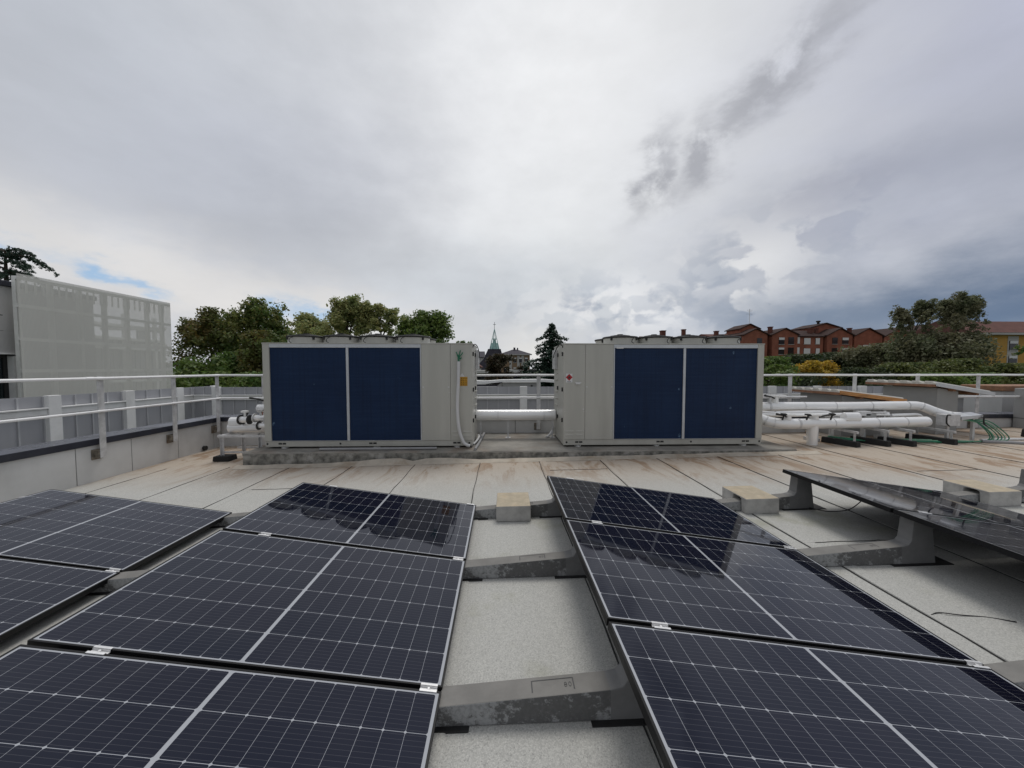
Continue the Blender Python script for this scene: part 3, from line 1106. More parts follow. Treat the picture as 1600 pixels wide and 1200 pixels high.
# ================================================================== CHILLERS
CW, CD, CH = 3.455, 1.15, 1.72


def chiller(name, label, x0, mirror, zb):
    """local l runs from the coil end to the switch-panel end; mirrored for the second unit"""
    t = thing(name, label, 'chiller', (x0, 6.05, zb), group='air cooled chillers on the plinth')
    sg = -1 if mirror else 1

    def bx(mb, l0, l1, y0, y1, z0, z1, mi=0):
        mb.box(sg * l0, sg * l1, y0, y1, z0, z1, mi)
    mb = MB()
    bx(mb, 0, CW, .012, CD, 0, .098)
    bf = mb.build('base_frame', M['chiller'], t, bevel=.006)
    for l in (.035, 1.24, 3.40):
        mb = MB()
        mb.tube([(sg * l, .0135, .05), (sg * l, .010, .05)], .017, 14)
        mb.build('lifting_hole', M['black_plastic'], bf)
    for l in (.28, 1.78, 3.19):
        mb = MB()
        bx(mb, l - .062, l - .006, .0095, .0118, .040, .068)
        bx(mb, l + .006, l + .062, .0095, .0118, .040, .068)
        mb.build('fork_slot', M['black_plastic'], bf)
    for l in (.28, 1.82, 3.19):
        for y in (.09, CD - .09):
            mb = MB()
            mb.tube([(sg * l, y, -.031), (sg * l, y, -.012)], .058, 18)
            mb.tube([(sg * l, y, -.012), (sg * l, y, 0)], .03, 12)
            mb.build('levelling_foot', M['white_paint'], t, smooth=True)
    mb = MB()
    bx(mb, .03, CW - .03, .055, CD - .02, .0985, CH - .06)
    mb.build('core', M['chiller_dark'], t)
    mb = MB()
    bx(mb, 0, .108, 0, .10, .0985, CH)
    mb.build('corner_post', M['chiller'], t, bevel=.004)
    mb = MB()
    bx(mb, 0, .108, CD - .10, CD, .0985, CH)
    mb.build('corner_post', M['chiller'], t, bevel=.004)
    for l0, l1 in ((.1085, 1.358), (1.402, 2.585)):
        mb = MB()
        bx(mb, l0, l1, .022, .055, .104, CH - .062)
        mb.build('coil_panel', M['coil'], t)
    mb = MB()
    bx(mb, 1.3585, 1.4015, .006, .054, .0985, CH - .062)
    mb.build('mullion', M['alu'], t, bevel=.003)
    mb = MB()
    bx(mb, 2.5855, 2.603, .004, .054, .0985, CH - .062)
    mb.build('mullion', M['alu'], t, bevel=.002)
    mb = MB()
    bx(mb, .1085, 2.603, .002, .054, CH - .0615, CH)
    mb.build('top_bar', M['alu'], t, bevel=.003)
    mb = MB()
    bx(mb, .1085, 2.60, -.002, .02, .0985, .1035)
    mb.build('drip_edge', M['alu'], t)
    for l0, l1 in ((2.6065, 3.088), (3.092, CW)):
        mb = MB()
        bx(mb, l0, l1, 0, .054, .0985, CH)
        p = mb.build('access_panel', M['chiller'], t, bevel=.004)
        # screws and pressed louvres near the foot
        for q in range(5):
            z = .25 + q * .33
            for l in ((l0 + .02), (l1 - .02)):
                mb = MB()
                mb.tube([(sg * l, .0005, z), (sg * l, -.003, z)], .006, 8)
                mb.build('screw', M['galv'], p)
        if l0 > 3:
            for z in (.17, .235):
                for la, lb in ((3.13, 3.24), (3.29, 3.42)):
                    mb = MB()
                    mb.prismx([(.0, z), (-.006, z + .002), (.0, z + .024)], min(sg * la, sg * lb), max(sg * la, sg * lb))
                    mb.build('louvre', M['chiller'], p)
    for l, z in ((2.635, 1.0), (3.06, 1.0), (3.12, .62)):
        mb = MB()
        mb.tube([(sg * l, .0, z), (sg * l, -.006, z)], .013, 10)
        mb.build('quarter_lock', M['galv'], t)
    mb = MB()
    bx(mb, 2.604, CW - .003, -.0015, .0, CH - .34, CH - .336)
    mb.build('fold_line', M['chiller'], t)
    # back and end cladding
    mb = MB()
    bx(mb, .109, CW - .004, CD - .018, CD, .0985, CH)
    mb.build('back_panel', M['chiller'], t)
    mb = MB()
    bx(mb, 0, .028, .1005, CD - .1005, .0985, CH)
    mb.build('end_panel', M['chiller'], t, bevel=.003)
    for y0, y1 in ((.0545, .55), (.556, CD - .019)):
        mb = MB()
        bx(mb, CW - .029, CW, y0, y1, .0985, CH)
        d = mb.build('end_door', M['chiller'], t, bevel=.004)
        for z in (.42, .95, 1.56):
            mb = MB()
            bx(mb, CW, CW + .022, y0 + .03, y0 + .065, z - .035, z + .035)
            mb.build('latch', M['black_plastic'], d, bevel=.004)
    for z in (.62, .75, .88, 1.1, 1.22):
        mb = MB()
        bx(mb, CW, CW + .018, .64, .98, z - .012, z + .012)
        mb.build('end_rib', M['chiller'], t)
    mb = MB()
    bx(mb, CW + .001, CW + .06, .70, .98, 1.30, 1.66)
    mb.build('control_box', M['galv'], t, bevel=.006)
    mb = MB()
    mb.tube(smoothpath([(sg * (CW + .005), .10, CH - .05), (sg * (CW + .03), .12, CH + .005), (sg * (CW + .07), .22, CH - .02),
                        (sg * (CW + .085), .5, CH - .12), (sg * (CW + .07), .8, CH - .2)]), .008, 7)
    mb.build('sensor_cable', M['black_plastic'], t, smooth=True)
    # roof and fans
    mb = MB()
    bx(mb, -.006, CW + .006, -.006, CD + .006, CH + .0005, CH + .018)
    mb.build('roof_sheet', M['chiller'], t, bevel=.003)
    fr, fh = .288, .105
    for k in range(4):
        for y in (.31, .86):
            c = (sg * (.57 + .61 * k), y)
            mb = MB()
            n = 32
            vs, fs = [], []
            for i in range(n):
                a = 2 * math.pi * i / n
                ca, sa = math.cos(a), math.sin(a)
                for r_, z in ((fr + .012, CH + .0185), (fr, CH + .03), (fr, CH + .0185 + fh), (fr - .012, CH + .0185 + fh), (fr - .02, CH + .02)):
                    vs.append((c[0] + r_ * ca, c[1] + r_ * sa, z))
            for i in range(n):
                for j in range(4):
                    fs.append((i * 5 + j, ((i + 1) % n) * 5 + j, ((i + 1) % n) * 5 + j + 1, i * 5 + j + 1))
            mb.add(vs, fs)
            sh = mb.build('fan_shroud', M['chiller'], t, smooth=True, ang=50)
            z0 = CH + .0185 + fh
            mb = MB()
            mb.torus((c[0], c[1], z0 + .010), fr + .004, .016, 32, 8)
            for r_, dzz in ((.05, .062), (.11, .054), (.17, .044), (.23, .03)):
                mb.torus((c[0], c[1], z0 + dzz), r_, .0045, 24, 5)
            for q in range(8):
                a = q * math.pi / 4
                mb.tube([(c[0] + .03 * math.cos(a), c[1] + .03 * math.sin(a), z0 + .064),
                         (c[0] + fr * math.cos(a), c[1] + fr * math.sin(a), z0 + .008)], .006, 5)
            mb.tube([(c[0], c[1], z0 - .06), (c[0], c[1], z0 + .075)], .05, 14)
            mb.build('fan_guard', M['black_plastic'], sh, smooth=True)
            # fixing hooks and motor lead
            mb = MB()
            for aa in (-.75, -2.4):
                px, py = c[0] + (fr + .008) * math.cos(aa), c[1] + (fr + .008) * math.sin(aa)
                mb.box(px - .014, px + .014, py - .012, py + .012, z0 - .045, z0 + .02)
            if y < .5:
                lx = c[0] - sg * .12
                mb.tube(smoothpath([(lx + .06, c[1] - fr * .95, z0 + .01), (lx, c[1] - fr * 1.02, z0 - .03), (lx - .015, c[1] - fr * 1.03, z0 - .08), (lx + .02, c[1] - fr * 1.03, CH + .02)], 4), .006, 6)
            mb.build('guard_hook', M['black_plastic'], sh)
            mb = MB()
            for q in range(6):
                a = q * math.pi / 3
                ca, sa = math.cos(a), math.sin(a)
                mb.add([(c[0] + .05 * ca - .03 * sa, c[1] + .05 * sa + .03 * ca, z0 - .03), (c[0] + .05 * ca + .03 * sa, c[1] + .05 * sa - .03 * ca, z0 - .05),
                        (c[0] + .26 * ca + .07 * sa, c[1] + .26 * sa - .07 * ca, z0 - .07), (c[0] + .26 * ca - .07 * sa, c[1] + .26 * sa + .07 * ca, z0 - .03)], [(0, 1, 2, 3)])
            mb.build('fan_blade', M['black_plastic'], sh)
    return t, bx


chL, bxL = chiller('chiller', 'beige chiller on the left with two dark blue coil panels, white conduit and yellow label', -3.953, False, .171)
chR, bxR = chiller('chiller', 'beige chiller on the right with two dark blue coil panels and a red diamond label', 4.506, True, .171)

# left unit: yellow label with a grid of pictograms
mb = MB()
bxL(mb, 3.215, 3.375, -.004, -.001, 1.02, 1.172)
lb = mb.build('warning_label', M['yellow_sign'], chL)
mb = MB()
mb.add([(3.24, -.0022, 1.174), (3.33, -.0022, 1.174), (3.285, -.0022, 1.235)], [(0, 1, 2)])
mb.build('triangle_label', M['white_sign'], chL)
M['ochre_ink'] = mat('ochre_ink', (.20, .09, .005, 1), .6)
mb = MB()
for i in range(4):
    for j in range(4):
        l0 = 3.228 + i * .037
        z0 = 1.03 + j * .035
        mb.add([(l0, -.0052, z0), (l0 + .026, -.0052, z0), (l0 + .013, -.0052, z0 + .024)], [(0, 1, 2)])
mb.build('pictogram', M['ochre_ink'], lb)

# right unit: white placard with the red flame diamond, small white handle
def rx(l):
    return -l
mb = MB()
bxR(mb, CW - .145, CW - .035, -.004, -.001, 1.075, 1.225)
fl = mb.build('flammable_label', M['white_sign'], chR)
cxl, czl = -(CW - .09), 1.163
mb = MB()
h = .058
mb.add([(cxl - h, -.0055, czl), (cxl, -.0055, czl - h), (cxl + h, -.0055, czl), (cxl, -.0055, czl + h)], [(0, 1, 2, 3)])
mb.build('red_diamond', M['red_sign'], fl)
mb = MB()
mb.add([(cxl - .014, -.0065, czl - .018), (cxl + .014, -.0065, czl - .018), (cxl + .018, -.0065, czl - .002), (cxl + .008, -.0065, czl + .012),
        (cxl + .001, -.0065, czl + .03), (cxl - .006, -.0065, czl + .008), (cxl - .018, -.0065, czl + .001)], [tuple(range(7))])
mb.box(cxl - .02, cxl + .02, -.0065, -.0058, czl - .026, czl - .022)
mb.build('flame_mark', M['black_ink'], fl)
mb = MB()
for i in range(7):
    xx = cxl - .034 + i * .0098
    mb.box(xx, xx + .0075, -.0055, -.0046, 1.085, 1.093)
mb.build('caption', M['black_ink'], fl)
mb = MB()
bxR(mb, CW - .275, CW - .20, -.03, 0, 1.045, 1.075)
bxR(mb, CW - .29, CW - .185, -.034, -.0302, 1.066, 1.08)
mb.build('handle', M['white_sign'], chR, bevel=.003)
# torn film on the top bar
mb = MB()
bxR(mb, 2.44, 2.56, -.001, .0015, CH - .07, CH - .045)
mb.build('film_scrap', M['white_sign'], chR)

# white conduit with green hose ends hanging on the left chiller
t = thing('conduit', 'white flexible conduit down the front of the left chiller, green hose ends on top', 'conduit', (-.73, 6.0, .2))
mb = MB()
pth = smoothpath([(.012, .015, 1.40), (.005, .0, 1.05), (-.01, -.005, .75), (-.008, -.01, .5), (.02, -.015, .25), (.085, -.02, .06), (.15, -.02, .0), (.19, -.01, -.012)], 7)
mb.tube(pth, .027, 14)
mb.build('sleeve', M['pvc_white'], t, smooth=True)
for k, (a, b, c) in enumerate(((-.03, .01, 1.56), (.02, .03, 1.585), (.05, .0, 1.55), (0, -.02, 1.51), (.03, .02, 1.47))):
    mb = MB()
    mb.tube(smoothpath([(.012 + .004 * k - .008, .015, 1.38), (.01 + a * .3, .012, 1.47), (.012 + a, .012 + b * .3, c - .03), (.012 + a * 1.4, .0 + b, c)], 4), .0085, 7)
    mb.build('green_hose', M['green_hose'], t, smooth=True)

# pipes lying on the plinth
mb = MB()
mb.tube([(-2.98, 5.905, PT + .024), (-1.08, 5.925, PT + .024)], .022, 12)
tag(mb.build('loose_pipe', M['pvc_grey'], smooth=True), 'long grey plastic pipe lying along the plinth under the left chiller', 'pipe')
mb = MB()
mb.tube([(-.44, 5.84, PT + .024), (-.40, 6.4, PT + .024), (-.36, 7.25, PT + .03)], .0225, 12)
tag(mb.build('loose_pipe', M['pvc_grey'], smooth=True), 'grey plastic pipe lying between the chillers beside the left one', 'pipe')
mb = MB()
mb.tube(smoothpath([(-.50, 6.25, PT + .015), (-.45, 6.4, PT + .05), (-.42, 6.55, PT + .09), (-.44, 6.7, PT + .1)]), .018, 10)
mb.tube(smoothpath([(-.5, 6.3, PT + .012), (-.46, 6.5, PT + .02), (-.44, 6.9, PT + .05)]), .010, 8)
tag(mb.build('hose_bundle', M['pvc_white'], smooth=True), 'short pale hose curling up beside the left chiller foot in the gap', 'hose')
mb = MB()
mb.tube(smoothpath([(1.02, 7.0, PT + .20), (.97, 6.95, PT + .10), (.9, 6.9, PT + .03), (.86, 6.88, PT + .018)]), .022, 10)
tag(mb.build('drain_hose', M['pvc_white'], smooth=True), 'white drain hose bending down from the right chiller in the gap', 'hose')


# ================================================================== PIPEWORK
def ring(mb, p0, p1, r):
    mb.tube([p0, p1], r, 18)


def pipe_run(name, label, path, r, bands=(), loc=(0, 0, 0)):
    t = thing(name, label, 'pipe', loc)
    mb = MB()
    mb.tube(path, r, 20)
    mb.build('jacket', M['pipe'], t, smooth=True, ang=50)
    for p0, p1 in bands:
        mb = MB()
        mb.tube([p0, p1], r + .0045, 20)
        mb.build('band', M['galv'], t, smooth=True, ang=50)
    return t


# bridge pipe in the gap
t = pipe_run('bridge_pipe', 'thick white clad pipe joining the two chillers across the gap', [(-.497, 6.9, .585), (0.3, 6.9, .585), (1.03, 6.9, .585)], .105,
             [((-.08, 6.9, .585), (-.068, 6.9, .585)), ((.80, 6.9, .585), (.815, 6.9, .585))])
for x in (-.41, .12, .98):
    mb = MB()
    mb.box(x - .012, x + .012, 6.89, 6.93, PT, .478)
    mb.box(x - .05, x + .05, 6.86, 6.96, PT, PT + .008)
    mb.build('support', M['galv'], t)


def valve(t, x, y, z, r, h=.13, lever=1, cap='slab', wide=.16):
    """insulated valve: stub with white cover and black lever"""
    mb = MB()
    mb.tube([(x, y, z + r * .8), (x, y, z + r + h * .6)], r * .72, 16)
    if cap == 'slab':
        mb.box(x - wide * .6, x + wide * .5, y - .07, y + .07, z + r + h * .6, z + r + h * .6 + .035)
    else:
        pts = []
        for i in range(9):
            a = math.pi * i / 8
            pts.append((-.07 * math.cos(a), z + r * .9 + .09 * math.sin(a) + .03))
        mb.prismx([(y + a, b) for a, b in [(-.07, z + r * .7)] + pts + [(.07, z + r * .7)]], x - wide / 2, x + wide / 2)
    v = mb.build('valve_cover', M['pipe'], t, bevel=.006)
    if lever:
        mb = MB()
        zz = z + r + h * .45
        mb.tube([(x - lever * .05, y - .05, zz), (x - lever * .13, y - .08, zz + .03), (x - lever * .27, y - .1, zz + .055)], [.016, .014, .02], 8)
        mb.build('lever', M['black_plastic'], v, smooth=True)
    return v


# right: upper run
PX0 = 4.52
t = pipe_run('coolant_pipe', 'upper white clad pipe run leaving the right chiller with a bent far end',
             smoothpath([(PX0, 6.62, .765), (5.4, 6.62, .765), (6.6, 6.62, .765), (7.75, 6.62, .775), (8.0, 6.60, .755), (8.2, 6.52, .66), (8.36, 6.44, .60), (8.52, 6.40, .585)], 5), .083,
             [((5.02, 6.62, .765), (5.055, 6.62, .765)), ((7.0, 6.62, .768), (7.012, 6.62, .768)), ((5.7, 6.62, .765), (5.71, 6.62, .765)), ((6.3, 6.62, .765), (6.31, 6.62, .765)), ((7.72, 6.62, .775), (7.735, 6.62, .775)), ((7.98, 6.602, .762), (7.99, 6.6, .757)), ((8.35, 6.445, .603), (8.37, 6.44, .599)), ((8.16, 6.545, .68), (8.18, 6.535, .67))])
valve(t, 4.72, 6.62, .765, .083, .10, 0, 'slab', .14)
valve(t, 5.16, 6.62, .765, .083, .17, 1, 'slab', .34)
for x in (5.9, 7.3):
    mb = MB()
    mb.box(x - .02, x + .02, 6.60, 6.64, rz(x), .685)
    mb.box(x - .06, x + .06, 6.5, 6.74, rz(x), rz(x) + .06)
    mb.build('support', M['galv'], t)
# middle small run
t = pipe_run('coolant_pipe', 'thin pale pipe running low between the two thick right hand pipes',
             smoothpath([(PX0, 6.50, .62), (5.0, 6.5, .615), (5.4, 6.46, .62), (6.9, 6.48, .63), (7.25, 6.5, .62)], 4), .032)
mb = MB()
mb.box(6.62, 6.86, 6.44, 6.56, .60, .69)
mb.box(6.9, 7.2, 6.42, 6.5, .655, .675)
mb.build('fitting', M['galv'], t, bevel=.01)
# lower run with drain leg
t = pipe_run('coolant_pipe', 'lower white clad pipe run with an elbow at the right chiller and a drain leg',
             smoothpath([(4.50, 6.52, .60), (4.62, 6.50, .60), (4.72, 6.44, .575), (4.84, 6.34, .52), (5.05, 6.28, .492), (5.5, 6.27, .49), (6.4, 6.27, .495), (7.3, 6.27, .51), (7.62, 6.28, .515), (7.74, 6.30, .515)], 5), .093,
             [((5.30, 6.272, .491), (5.335, 6.272, .491)), ((6.75, 6.27, .50), (6.76, 6.27, .50)), ((7.28, 6.27, .51), (7.29, 6.27, .51)), ((5.95, 6.27, .492), (5.96, 6.27, .492)), ((4.80, 6.37, .538), (4.815, 6.358, .53)), ((4.90, 6.318, .507), (4.915, 6.312, .504)), ((4.645, 6.488, .594), (4.66, 6.482, .591)), ((4.72, 6.44, .575), (4.735, 6.427, .568))])
mb = MB()
mb.tube([(5.60, 6.27, .47), (5.60, 6.27, .30), (5.60, 6.27, rz(5.6) + .004)], [.088, .086, .078], 20)
mb.tube([(5.60, 6.27, rz(5.6) + .012), (5.60, 6.27, rz(5.6) + .004)], .083, 20)
mb.build('drain_leg', M['pipe'], t, smooth=True, ang=40)
valve(t, 5.12, 6.27, .49, .093, .09, 1, 'slab', .2)
valve(t, 5.62, 6.27, .49, .093, .08, -1, 'slab', .16)
valve(t, 6.28, 6.25, .49, .093, .09, 0, 'round', .27)
for x, h in ((4.98, .05), (5.42, .04), (5.86, .05)):
    mb = MB()
    mb.tube([(x, 6.2, .57), (x, 6.17, .60 + h), (x + .05, 6.16, .62 + h)], .014, 8)
    mb.box(x - .03, x + .03, 6.15, 6.21, .615 + h, .64 + h)
    mb.build('gauge_stub', M['black_plastic'], t)
mb = MB()
mb.tube(smoothpath([(4.52, 6.42, .66), (4.9, 6.40, .64), (5.4, 6.42, .625), (5.9, 6.44, .63)], 5), .022, 10)
mb.tube(smoothpath([(4.52, 6.44, .70), (4.8, 6.42, .69), (5.1, 6.43, .66)], 5), .018, 10)
mb.build('small_pipe', M['pipe'], t, smooth=True)


def stand(label, x, y0, y1, zt, xe=0.0):
    t = thing('pipe_stand', label, 'pipe stand', (x, y0, rz(x)), group='pipe stands on black rubber feet')
    mb = MB()
    L = y1 - y0
    mb.prism([(-.065, 0), (.065, 0), (.05, .095), (-.05, .095)], 0, L)
    f = mb.build('rubber_foot', M['rubber'], t, bevel=.008, rot=(0, 0, xe))
    for y in (.06, L - .06):
        mb = MB()
        mb.box(-.021, -.017, y - .02, y + .02, .0955, zt)
        mb.box(-.0168, .021, y + .0162, y + .02, .0955, zt)
        mb.build('post', M['galv'], t)
    mb = MB()
    mb.box(-.019, .019, .02, L - .02, zt + .0005, zt + .04)
    mb.build('crossbar', M['galv'], t)
    return t


stand('pipe stand nearest the drain leg on a black rubber foot under the lower right pipe', 6.17, 5.98, 6.52, .23, .30)
stand('second pipe stand from the drain leg on a black rubber foot', 6.72, 5.98, 6.52, .24, .30)
stand('third pipe stand from the drain leg, its short rubber foot under the pipe end', 7.12, 5.93, 6.42, .24, .28)
stand('pipe stand farthest right on a long black rubber foot below the grey cable box', 7.92, 5.98, 6.62, .20, .28)

t = thing('pump_set', 'grey pump bodies and boxes half hidden between the upper and lower right hand pipes', 'pump', (6.0, 6.42, 0))
for k, (x, y, z, w_, h_) in enumerate(((.15, .06, .36, .30, .22), (.75, .02, .55, .22, .11), (1.15, .05, .34, .34, .2))):
    mb = MB()
    mb.box(x, x + w_, y, y + .16, z, z + h_)
    b = mb.build('housing', M['galv' if k != 1 else 'hut_wall'], t, bevel=.02)
    mb = MB()
    mb.tube([(x + w_ + .0, y + .08, z + h_ * .5), (x + w_ + .10, y + .08, z + h_ * .5)], h_ * .3, 14)
    mb.build('motor', M['pvc_grey'], b, smooth=True)
    mb = MB()
    mb.box(x + .03, x + .07, y + .05, y + .09, rz(6.4), z - .0005)
    mb.build('leg', M['galv'], b)
for k, (x0, x1, y, z) in enumerate(((-.9, .1, .10, .66), (1.35, 1.9, .12, .60))):
    mb = MB()
    mb.tube(smoothpath([(x0, y, z), ((x0 + x1) / 2, y - .02, z + .01), (x1, y, z), (x1 + .1, y, z - .12)], 5), .03, 12)
    mb.build('branch_pipe', M['pipe'], t, smooth=True)

# cable box with green hoses
t = thing('cable_box', 'grey cable trunking box with open lid beside the shed, green hoses leaving it', 'cable box', (7.98, 6.18, rz(8)))
mb = MB()
mb.box(0, .26, 0, .16, .30, .50)
mb.build('trunk', M['galv'], t, bevel=.004)
mb = MB()
mb.add([(.27, -.01, .40), (.27, .17, .40), (.70, .17, .46), (.70, -.01, .46), (.27, -.01, .47), (.27, .17, .49), (.66, .17, .53), (.66, -.01, .50)],
       [(0, 3, 7, 4), (4, 7, 6, 5), (0, 4, 5, 1), (3, 2, 6, 7), (1, 5, 6, 2), (0, 1, 2, 3)])
mb.build('lid', M['alu'], t, bevel=.003)
for x in (.0, .69):
    mb = MB()
    mb.tube(smoothpath([(x + .03, -.03, .50), (x - .03, -.03, .49), (x - .035, -.03, .36), (x + .02, -.03, .30)], 4), .012, 7)
    mb.build('black_bracket', M['black_plastic'], t, smooth=True)
for x in (.12, .6):
    mb = MB()
    mb.box(x - .02, x + .02, .06, .10, 0, .2995 if x < .3 else .43)
    mb.build('leg', M['galv'], t)
grng = random.Random(8)
t = thing('hose_bundle', 'bundle of green hoses curving down from the cable box and along the roof', 'hoses', (8.2, 6.2, rz(8)))
for k in range(7):
    mb = MB()
    d = k * .030 + grng.uniform(-.006, .006)
    e = grng.uniform(-.03, .03)
    p = smoothpath([(.10 + d, .08, .40), (.34 + d * 1.2, .05 - d * .3, .37 + e), (.50 + d * 1.2, -.0 - d * .4, .24 + e), (.56 + d * 1.3 + e, -.04 - d * .5, .09), (.40 + d, -.06 - d * .4, .035), (-.1, -.10 + d * .5, .02 + .008 * (k % 3)),
                    (-.8, -.04 + d, .022 + .008 * (k % 3)), (-1.5, .05 + d * 1.2, .02), (-2.1, .14 + d, .05 + .02 * (k % 2))], 6)
    mb.tube(p, .0085, 7)
    mb.build('green_hose', M['green_hose' if k not in (2, 5) else 'pale_hose'], t, smooth=True)
mb = MB()
mb.tube(smoothpath([(8.55, 6.10, .185), (8.9, 5.95, .19), (9.15, 5.75, .20), (9.4, 5.6, .205), (9.75, 5.52, .21)]), .03, 12)
tag(mb.build('conduit', M['pvc_grey'], smooth=True), 'grey corrugated conduit snaking on the roof from the green hoses to the right edge', 'conduit')
mb = MB()
mb.tube(smoothpath([(8.62, 6.16, .19), (9.2, 6.2, .195), (9.6, 6.22, .20), (9.78, 6.24, .23), (9.88, 6.26, .30)]), .027, 12)
tag(mb.build('conduit', M['pvc_white'], smooth=True), 'white conduit with an upturned end on the roof right of the green hoses', 'conduit')
mb = MB()
mb.prism([(9.86, rz(9.9)), (10.5, rz(10)), (10.5, .36), (9.94, .36), (9.88, .33)], 6.28, 6.5)
tag(mb.build('rubber_block', M['rubber'], bevel=.01), 'black rubber support block at the right picture edge beside the white conduit', 'rubber block')

# left: short pipes and their stand
t = pipe_run('coolant_pipe', 'thick white clad pipe leaving the left chiller low on its outer end',
             [(-4.80, 6.42, .445), (-4.78, 6.42, .445), (-4.4, 6.42, .45), (-3.96, 6.42, .455)], [.06, .088, .088, .088],
             [((-4.16, 6.42, .452), (-4.15, 6.42, .452))] if False else ())
mb = MB()
mb.tube([(-4.14, 6.42, .452), (-3.97, 6.42, .454)], .096, 20)
mb.build('collar', M['pipe'], t, smooth=True)
valve(t, -4.66, 6.40, .43, .088, .09, 0, 'round', .20)
mb = MB()
mb.tube([(-4.52, 6.36, .53), (-4.50, 6.34, .64), (-4.42, 6.34, .72)], [.035, .045, .02], 10)
mb.build('lever', M['black_plastic'], t, smooth=True)
t = pipe_run('coolant_pipe', 'upper white clad pipe leaving the left chiller with a valve cap on top',
             [(-4.44, 6.62, .76), (-4.42, 6.62, .76), (-4.2, 6.62, .762), (-3.96, 6.62, .765)], [.05, .072, .072, .072])
mb = MB()
mb.tube([(-4.08, 6.62, .765), (-3.97, 6.62, .765)], .082, 20)
mb.build('collar', M['pipe'], t, smooth=True)
valve(t, -4.22, 6.60, .762, .072, .16, 1, 'slab', .24)
mb = MB()
mb.tube(smoothpath([(-4.3, 6.55, .70), (-4.28, 6.5, .62), (-4.18, 6.48, .56), (-3.97, 6.48, .545)], 4), .011, 8)
mb.tube(smoothpath([(-4.2, 6.56, .69), (-4.12, 6.5, .62), (-3.97, 6.5, .60)], 4), .009, 8)
mb.build('thin_pipe', M['copper_pipe'], t, smooth=True)
t = pipe_run('coolant_pipe', 'thin grey white pipe between the two left hand pipes', [(-4.38, 6.5, .60), (-4.1, 6.5, .605), (-3.96, 6.5, .61)], .035)
t = thing('valve_set', 'cluster of white valve bodies with dark flanges between the left hand pipes', 'valve', (-4.3, 6.3, 0))
for k, (x, z, r, l) in enumerate(((-.22, .60, .055, .16), (.04, .63, .05, .2), (.12, .50, .045, .18))):
    mb = MB()
    mb.tube([(x, -.02 * k, z), (x + l, -.02 * k, z)], r, 16)
    v = mb.build('valve_body', M['pipe'], t, smooth=True)
    for q in (.0, l):
        mb = MB()
        mb.tube([(x + q - .009, -.02 * k, z), (x + q + .009, -.02 * k, z)], r + .028, 16)
        mb.build('flange', M['black_plastic' if k != 1 else 'galv'], v, smooth=True)
    mb = MB()
    mb.tube([(x + l / 2, -.02 * k, z + r), (x + l / 2, -.02 * k, z + r + .07)], .018, 8)
    mb.box(x + l / 2 - .05, x + l / 2 + .05, -.02 * k - .03, -.02 * k + .03, z + r + .07, z + r + .10)
    mb.build('actuator', M['galv' if k else 'white_paint'], v)
t = thing('pipe_stand', 'steel strut frame on a black rubber foot carrying the pipes left of the left chiller', 'pipe stand', (-4.74, 6.12, rz(-4.5)), group='pipe stands on black rubber feet')
mb = MB()
mb.prism([(-.14, 0), (.14, 0), (.125, .085), (-.125, .085)], 0, .2)
mb.build('rubber_foot', M['rubber'], t, bevel=.008)
for x, y in ((-.02, .05), (.08, .42), (.62, .05), (.62, .42), (.38, .4)):
    mb = MB()
    mb.box(x - .021, x - .017, y, y + .04, .0855 if y < .1 and x < .3 else .0, .40)
    mb.box(x - .0168, x + .021, y + .036, y + .04, .0855 if y < .1 and x < .3 else .0, .40)
    mb.build('post', M['galv'], t)
for y in (.05, .42):
    mb = MB()
    mb.box(-.08, .72, y, y + .04, .4005, .44)
    mb.box(-.05, .64, y + .0405, y + .05, .12, .155)
    mb.build('crossbar', M['galv'], t)
mb = MB()
mb.box(-.04, .0, .0905, .4195, .405, .44)
mb.box(.6, .64, .0905, .4195, .405, .44)
mb.build('crossbar', M['galv'], t)
mb = MB()
mb.prism([(-.1, 0), (.1, 0), (.085, .08), (-.085, .08)], .0, .5)
o = mb.build('rubber_foot', M['rubber'], t, bevel=.008, loc=(.62, .0, 0))
mb = MB()
mb.tube([(-5.742, 7.02, -.05), (-5.70, 7.02, -.05)], .045, 16)
tag(mb.build('drain_spout', M['black_plastic'], smooth=True), 'round black drain outlet at the foot of the left parapet', 'drain')


